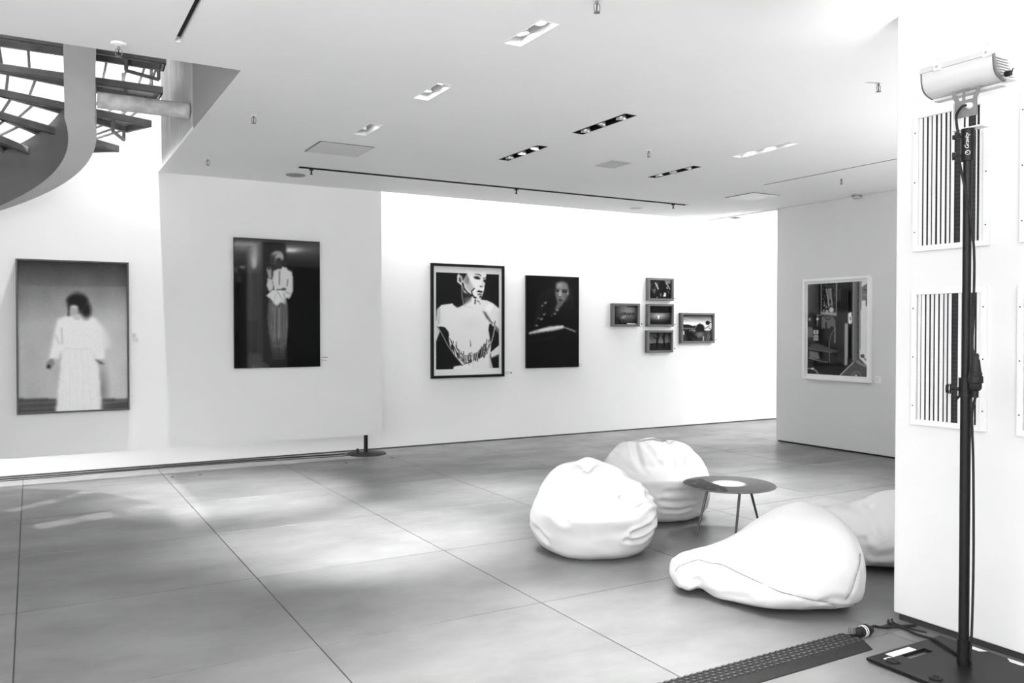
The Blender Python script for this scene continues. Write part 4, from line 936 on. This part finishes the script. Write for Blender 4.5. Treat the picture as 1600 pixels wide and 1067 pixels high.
# ------------------------------------------------------------------ slatted louvre panels on the foreground wall
def louvre(lab, yl, yr, z0, z1, seed):
    t = thing('louvre_panel', lab, 'louvre', (PILX - .0005, (yl + yr) / 2, (z0 + z1) / 2), -PI / 2, 'white slatted panels on the foreground wall')
    w_, h_ = yl - yr, z1 - z0; x, z = w_ / 2, h_ / 2; f = .026; dp = .018
    MB().box(-x, -dp, -z, -x + f, 0, z).build('frame_side', M_white, t, bevel=.001); MB().box(x - f, -dp, -z, x, 0, z).build('frame_side', M_white, t, bevel=.001)
    MB().box(-x + f, -dp, z - f, x - f, 0, z).build('frame_rail', M_white, t, bevel=.001); MB().box(-x + f, -dp, -z, x - f, 0, -z + f).build('frame_rail', M_white, t, bevel=.001)
    MB().box(-x + f, -.0015, -z + f, x - f, -.0003, z - f).build('backing', M_void, t)
    gr = MB(); nb = 30
    for q in range(nb):
        zz = -z + f + (q + .5) * (h_ - 2 * f) / nb; gr.box(-x + f, -.0028, zz - .0015, x - f, -.0017, zz + .0015)
    gr.build('wire_grid', M_grid, t)
    rr = random.Random(seed); n_ = 14; W_ = w_ - 2 * f
    for q in range(n_):
        if q in (8, 11) and rr.random() < .9: continue
        cx_ = -x + f + (q + .5) * W_ / n_ + rr.uniform(-.0015, .0015); hw_ = rr.uniform(.0072, .0088); a = rr.uniform(-.3, .1)
        if q in (12,): hw_ = .003
        m_ = MB().box(-hw_, -.0012, -z + f, hw_, .0012, z - f).build('slat', M_slat, t); m_.location = (cx_, -.008, 0); m_.rotation_euler = (0, 0, a)
    for sx_ in (-1, 1):
        for zz in (-.36 * h_, 0, .36 * h_):
            MB().cyl((sx_ * (x - f * .45), -dp, zz), (sx_ * (x - f * .45), -dp - .0012, zz), .0035, .0035, 10).build('screw', M_ink, t)
louvre('slatted white panel beside the wall edge, upper one behind the lamp stand', 2.630, 2.248, 1.888, 2.575, 1)
louvre('slatted white panel beside the wall edge, lower one behind the lamp stand', 2.634, 2.255, 1.021, 1.698, 2)
louvre('slatted white panel cut by the right edge of the frame, upper one', 2.107, 1.728, 1.888, 2.575, 3)
louvre('slatted white panel cut by the right edge of the frame, lower one', 2.112, 1.733, 1.019, 1.694, 5)

# ------------------------------------------------------------------ floor flood lamp on its stand
def flood(lab, X, Y, rz, power, main=True):
    t = thing('flood_lamp_stand', lab, 'lamp', (X, Y, 0), rz)
    # square steel base plate with cut-out handles, feet and tape
    bx0, bx1, by0, by1 = -.31, .235, -.275, .262
    base = MB()
    hx0, hx1, hy0, hy1 = -.15, .02, .155, .20      # handle hole
    for a, b, c, d in ((bx0, by0, bx1, hy0), (bx0, hy1, bx1, by1), (bx0, hy0, hx0, hy1), (hx1, hy0, bx1, hy1)): base.box(a, b, .008, c, d, .02)
    base.build('base_plate', M_black, t)
    MB().box(bx0 + .012, by0 + .012, .0005, bx1 - .012, hy0 - .01, .0075).build('rubber_underlay', M_rubber, t)
    for fx, fy in ((-.245, .175), (-.245, -.03), (-.245, -.21), (.18, -.21)):
        MB().lathe([(.028, .020), (.028, .025), (.014, .026), (.012, .023), (.001, .023)], 20, (fx, fy, 0)).build('plate_foot', M_rubber, t, smooth=True, ang=30)
    for k, yy in enumerate((.10, -.09, -.25)):
        MB().add([(bx1 - .035, yy, .0206), (bx1 - .002, yy + .03, .0206), (bx1 - .002, yy - .07, .0206), (bx1 - .035, yy - .05, .0206), (bx1 - .035, yy, .0212), (bx1 - .002, yy + .03, .0212), (bx1 - .002, yy - .07, .0212), (bx1 - .035, yy - .05, .0212)],
                 [(0, 1, 2, 3), (4, 5, 6, 7), (0, 1, 5, 4), (1, 2, 6, 5), (2, 3, 7, 6), (3, 0, 4, 7)]).build('tape_patch', M_tape_w, t)
    MB().box(-.20, .205, .0203, -.03, .245, .021).build('tape_patch', M_tape_w, t); MB().box(-.255, .16, .0203, -.215, .215, .0208).build('tape_patch', M_tape_w, t)
    pole = MB().cyl((0, 0, .02), (0, 0, 1.24), .0215, .0215, 28).build('lower_pole', M_black, t, smooth=True)
    MB().cyl((0, 0, .02), (0, 0, .13), .0265, .0265, 28).build('pole_socket', M_black, t, smooth=True)
    MB().cyl((0, 0, 1.24), (0, 0, 2.26), .0175, .0175, 28).build('upper_pole', M_black, t, smooth=True)
    MB().cyl((0, 0, 1.20), (0, 0, 1.285), .029, .029, 28).build('pole_clamp', M_black, t, smooth=True)
    # clamp knob points to the picture left (far side, +y)
    kd = Vector((-.45, .9, 0)).normalized()
    MB().cyl(kd * .025 + Vector((0, 0, 1.235)), kd * .055 + Vector((0, 0, 1.235)), .009, .006, 12).cyl(kd * .055 + Vector((0, 0, 1.235)), kd * .062 + Vector((0, 0, 1.235)), .020, .023, 20).cyl(kd * .064 + Vector((0, 0, 1.235)), kd * .078 + Vector((0, 0, 1.235)), .023, .019, 20).build('clamp_knob', M_black, t, smooth=True)
    MB().cyl(kd * .062 + Vector((0, 0, 1.235)), kd * .064 + Vector((0, 0, 1.235)), .0235, .0235, 20).build('knob_ring', M_alu, t)
    MB().cyl(kd * .02 + Vector((0, 0, 1.21)), kd * .045 + Vector((0, 0, 1.18)), .006, .006, 8).build('clamp_lever', M_black, t)
    # adapter sleeve
    sl_ = MB().cyl((0, 0, 2.235), (0, 0, 2.375), .0265, .0265, 32).build('sleeve', M_black, t, smooth=True)
    for zz, rr_ in ((2.262, .017), (2.345, .010)):
        MB().cyl(kd * .02 + Vector((0, 0, zz)), kd * .045 + Vector((0, 0, zz)), .006, .006, 10).cyl(kd * .045 + Vector((0, 0, zz)), kd * .060 + Vector((0, 0, zz)), rr_, rr_, 18).build('sleeve_knob', M_black, t, smooth=True)
    # lettering up the sleeve
    if main:
        fd = Vector((-X, -Y, 0)).normalized()      # face of the sleeve that looks into the hall
        for txt, sz, zz in (('Gravity', .023, 2.284),):
            cu_ = bpy.data.curves.new('sleeve_lettering', 'FONT'); cu_.body = txt; cu_.size = sz; cu_.extrude = .0004; cu_.shear = .3
            to = bpy.data.objects.new('sleeve_lettering', cu_); C.objects.link(to)
            rot = Matrix(((0, 0, 0), (0, 0, 0), (0, 0, 0)))
            right = Vector((0, 0, 1)); nrm = fd; upv = nrm.cross(right)
            M3 = Matrix((right, upv, nrm)).transposed()
            bpy.context.view_layer.update()
            me_ = bpy.data.meshes.new_from_object(to); bpy.data.objects.remove(to)
            for v in me_.vertices:
                q = right * v.co.x + upv * (v.co.y - .004)
                off = q.dot(upv); q = right * v.co.x + upv * off + nrm * (math.sqrt(max(.0265 ** 2 - off ** 2, 0)) + .0006 + v.co.z * .5)
                v.co = q + Vector((0, 0, zz))
            me_.materials.clear(); me_.materials.append(mat('lettering_white', .75, .5))
            to = bpy.data.objects.new('lettering', me_); C.objects.link(to); to.parent = sl_
        cpt = fd * .0268 + Vector((0, 0, 2.268)); rgm = MB(); a_ = Vector((0, 0, 1)); b_ = fd.cross(a_)
        rgm.tube([cpt + (a_ * math.cos(q * PI / 6) + b_ * math.sin(q * PI / 6)) * .009 for q in range(13)], .0012, 6, 2)
        rgm.tube([cpt + a_ * .001, cpt + a_ * .001 + b_ * .006], .0011, 6, 2); rgm.build('ring_mark', mat('lettering_white', .75, .5), sl_)
    # U bracket (white) and grey mounting plate
    ub = MB().box(-.012, -.062, 2.376, .05, .062, 2.382).box(-.012, -.066, 2.376, .05, -.062, 2.50).box(-.012, .062, 2.376, .05, .066, 2.50)
    ub.build('u_bracket', M_white, t, bevel=.001)
    pz = 2.425
    gp = MB()
    # plate in the y-z plane with ears and slots, built from strips
    def yz(poly, x0=-.018, x1=-.014): gp.prism(poly, x0, 'x', x1)
    yz([(-.050, pz), (.050, pz), (.050, pz + .075), (-.050, pz + .075)])
    yz([(-.050, pz + .075), (-.030, pz + .075), (-.048, pz + .115), (-.062, pz + .115), (-.062, pz + .10)])
    yz([(.030, pz + .075), (.050, pz + .075), (.062, pz + .10), (.062, pz + .115), (.048, pz + .115)])
    yz([(.004, pz + .075), (.016, pz + .075), (.016, pz + .115), (.004, pz + .115)])
    yz([(-.062, pz + .115), (.062, pz + .115), (.062, pz + .124), (-.062, pz + .124)])
    gp.build('mounting_plate', mat('plate_grey', .17, .6, noise=(30, .1)), t)
    MB().cyl((-.018, -.018, pz + .045), (-.028, -.018, pz + .045), .015, .013, 18).cyl((-.028, -.018, pz + .045), (-.040, -.016, pz + .045), .011, .009, 16).build('cable_gland', M_white, t, smooth=True)
    MB().tube([(-.038, -.016, pz + .045), (-.052, -.004, pz + .040), (-.048, .022, pz + .012), (-.040, .026, pz - .03), (-.034, .022, pz - .075)], .0055, 10, 8).build('short_cable', M_rubber, t, smooth=True)
    # trough-shaped reflector head, long axis along y
    arc = []
    for q in range(13):
        s = q / 12; a = R(-28) + s * R(56)
        arc.append(s)
    top_ = Vector((-.052, 0, 2.655)); bot_ = Vector((.034, 0, 2.552)); ch = bot_ - top_; nn = Vector((ch.z, 0, -ch.x)).normalized()
    if nn.x > 0: nn = -nn
    prof = [top_ + ch * (q / 12) + nn * (.034 * math.sin(PI * q / 12)) for q in range(13)]
    inn = [p - nn * .006 for p in prof]
    y0_, y1_ = -.135, .185; hb = MB()
    pr = [(p.x, p.z) for p in prof] + [(p.x, p.z) for p in reversed(inn)]
    hb.prism(pr, y0_, 'y', y1_); hb.build('reflector_shell', M_alu if False else mat('shell_aluminium', .62, .45, metal=.1, noise=(14, .06, (1, .2, 6))), t, smooth=True, ang=50)
    for yy in (y0_ - .006, y1_):
        pp = [(p.x, p.z) for p in [q_ + nn * .003 for q_ in prof]] + [(p.x, p.z) for p in [q_ - nn * .012 for q_ in reversed(prof)]]
        MB().prism(pp, yy, 'y', yy + .006).build('end_plate', mat('end_plate_grey', .12, .5), t)
    # finned heat-sink body behind the shell
    rail = top_ + Vector((.012, 0, .012)); MB().box(rail.x - .02, y0_ - .004, rail.z - .012, rail.x + .03, y1_ + .01, rail.z + .012).build('top_rail', mat('rail_aluminium', .6, .4, metal=.2), t, bevel=.002)
    MB().box(bot_.x - .012, y0_ + .004, bot_.z - .016, bot_.x + .028, y1_ - .01, bot_.z - .004).build('bottom_rail', mat('rail_aluminium', .6, .4, metal=.2), t, bevel=.002)
    for q in range(8):
        s = (q + .5) / 8; p = top_ + ch * s * .86 + Vector((.01, 0, 0))
        MB().box(p.x, y0_ - .002, p.z - .0015, p.x + .12 - .02 * s, y1_, p.z + .0015).build('cooling_fin', M_white, t)
    cc = top_ + ch * .45
    MB().box(cc.x + .02, y0_ + .02, cc.z - .03, cc.x + .045, y1_ - .02, cc.z + .03).build('lamp_body', M_white, t)
    for yy in (-.115, .105):
        p = rail + Vector((-.01, yy, .012))
        MB().box(p.x - .016, yy - .016, p.z - .03, p.x + .016, yy + .016, p.z + .004).build('rail_clamp', M_white, t, bevel=.002)
        MB().cyl((p.x, yy, p.z + .004), (p.x, yy, p.z + .022), .004, .004, 8).cyl((p.x - .013, yy, p.z + .024), (p.x + .013, yy, p.z + .024), .004, .004, 8).cyl((p.x - .018, yy, p.z - .014), (p.x - .014, yy, p.z - .014), .007, .007, 12).build('wing_screw', M_alu, t)
    MB().cyl((bot_.x + .0, y0_ - .006, bot_.z + .03), (bot_.x, y0_ - .03, bot_.z + .03), .012, .012, 16).cyl((bot_.x, y0_ - .03, bot_.z + .03), (bot_.x + .01, y0_ - .034, bot_.z + .05), .004, .004, 8).build('tilt_knob', M_black, t, smooth=True)
    MB().box(top_.x + .08, y0_ + .01, top_.z + .004, top_.x + .13, y1_ - .01, top_.z + .009).build('lamp_glass', mat('flood_glass', .9, .3, emit=8), t)
    # cable down the pole with an inline connector
    MB().tube([(-.03, .02, 2.24), (-.005, -.03, 1.9), (.0, -.032, 1.6), (-.01, -.034, 1.43), (-.015, -.05, 1.38)], .0055, 8, 6).build('upper_cable', M_rubber, t, smooth=True)
    cx_, cy_ = -.02, -.055
    MB().lathe([(.008, 1.395), (.013, 1.39), (.013, 1.372), (.017, 1.365), (.023, 1.315), (.026, 1.312), (.026, 1.298), (.030, 1.295), (.030, 1.268), (.025, 1.264), (.025, 1.245), (.019, 1.235), (.013, 1.232), (.012, 1.205), (.007, 1.203)], 22, (cx_, cy_, 0)).build('inline_connector', M_rubber, t, smooth=True, ang=35)
    MB().tube([(cx_, cy_, 1.205), (-.012, -.036, 1.12), (.004, -.034, .9), (.008, -.036, .5), (.004, -.034, .2), (0, -.03, .06), (.01, -.03, .026)], .0055, 8, 8).build('lower_cable', M_rubber, t, smooth=True)
    l = bpy.data.lights.new('flood_beam', 'AREA'); l.shape = 'RECTANGLE'; l.size = .32; l.size_y = .07; l.energy = power; l.spread = R(160)
    lo = bpy.data.objects.new('flood_beam', l); C.objects.link(lo); lo.parent = t; lo.location = (.055, 0, 2.70)
    lo.rotation_euler = Vector((.42, 0, 1)).to_track_quat('-Z', 'X').to_euler()
    return t
flood('black floor stand with a silver trough flood lamp against the foreground wall', 3.56, 2.175, 0, 9)
flood('black floor stand with a flood lamp on the hidden side of the foreground wall', 4.72, 1.4, PI, 34, False)

# ------------------------------------------------------------------ cable ramp and the cables at the wall foot
t = thing('cable_ramp', 'black rubber cable ramp with rows of studs lying across the foreground floor', 'cable ramp', (2.60, 2.62, 0))
x0, x1 = -.95, .80
MB().prism([(-.105, 0), (-.104, .004), (-.062, .026), (.062, .026), (.090, .004), (.091, 0)], x0, 'x', x1).build('ramp_body', M_rubber, t)
MB().box(x0, -.014, .0262, x1, -.010, .0285).build('hinge_line', mat('stud_rubber', .03, .35), t)
st0 = MB().hexa([(-.011, -.008, 0), (.011, -.008, 0), (.011, .008, 0), (-.011, .008, 0)], [(-.008, -.006, .007), (.008, -.006, .007), (.008, .006, .007), (-.008, .006, .007)]).build('stud', mat('stud_rubber', .03, .35), t)
cnt = 0
for r_, yy in enumerate((-.050, -.026, .002, .026, .050)):
    for q in range(48):
        xx = x0 + .02 + q * .0362 + (.018 if r_ % 2 else 0)
        if xx > x1 - .01: continue
        if cnt == 0: o = st0
        else: o = st0.copy(); C.objects.link(o); o.parent = t
        o.location = (xx, yy, .026); cnt += 1
MB().box(x1 - .02, -.05, .006, x1 + .015, -.02, .024).box(x1 - .02, .02, .006, x1 + .015, .05, .024).build('end_lug', M_rubber, t)
t = thing('cable_coupler', 'black rubber plug coupling at the end of the cable ramp', 'connector', (3.50, 2.645, 0))
MB().tube([(-.085, .0, .02), (-.07, 0, .025), (-.06, 0, .026)], .010, 10, 4).build('cable_stub', M_rubber, t, smooth=True)
MB().cyl((-.065, 0, .026), (-.03, 0, .028), .014, .022, 18).cyl((-.03, 0, .028), (.02, .0, .028), .024, .027, 18).cyl((.02, 0, .028), (.028, 0, .028), .031, .031, 18).cyl((.028, 0, .028), (.06, 0, .026), .026, .018, 18).build('coupler_body', M_rubber, t, smooth=True, ang=35)
MB().box(-.085, -.01, .03, -.065, .02, .062).build('lid_flap', mat('flap_grey', .12, .6), t, bevel=.002)
MB().cyl((-.005, 0, .028), (.0, 0, .028), .0282, .0282, 18).build('white_ring', M_tape_w, t); MB().cyl((.008, 0, .028), (.012, 0, .028), .0285, .0285, 18).build('white_ring', M_tape_w, t)
tag(MB().tube([(3.565, 2.65, .022), (3.60, 2.66, .03), (3.66, 2.66, .014), (3.74, 2.645, .008), (3.80, 2.62, .008), (3.845, 2.60, .008)], .007, 8, 6).build('floor_cable', M_rubber, smooth=True), 'short black cable from the plug coupling to the foot of the foreground wall', 'cable')
tag(MB().tube([(3.80, 2.72, .007), (3.76, 2.68, .008), (3.76, 2.60, .008), (3.74, 2.53, .009), (3.735, 2.475, .012), (3.70, 2.40, .028), (3.66, 2.31, .028), (3.615, 2.225, .028), (3.595, 2.19, .030)], .0062, 8, 6).build('floor_cable', M_rubber, smooth=True), 'black cable running over the square base plate to the lamp pole', 'cable')
tag(MB().tube([(3.835, 2.725, .005), (3.79, 2.68, .006), (3.79, 2.60, .006), (3.815, 2.52, .005)], .0045, 8, 6).build('floor_cable', M_rubber, smooth=True), 'thin black cable loop at the corner of the foreground wall', 'cable')
o = MB().box(3.70, 2.655, .0005, 3.80, 2.695, .003).build('tape_strip', M_rubber); tag(o, 'black tape strip on the floor beside the plug coupling', 'tape')
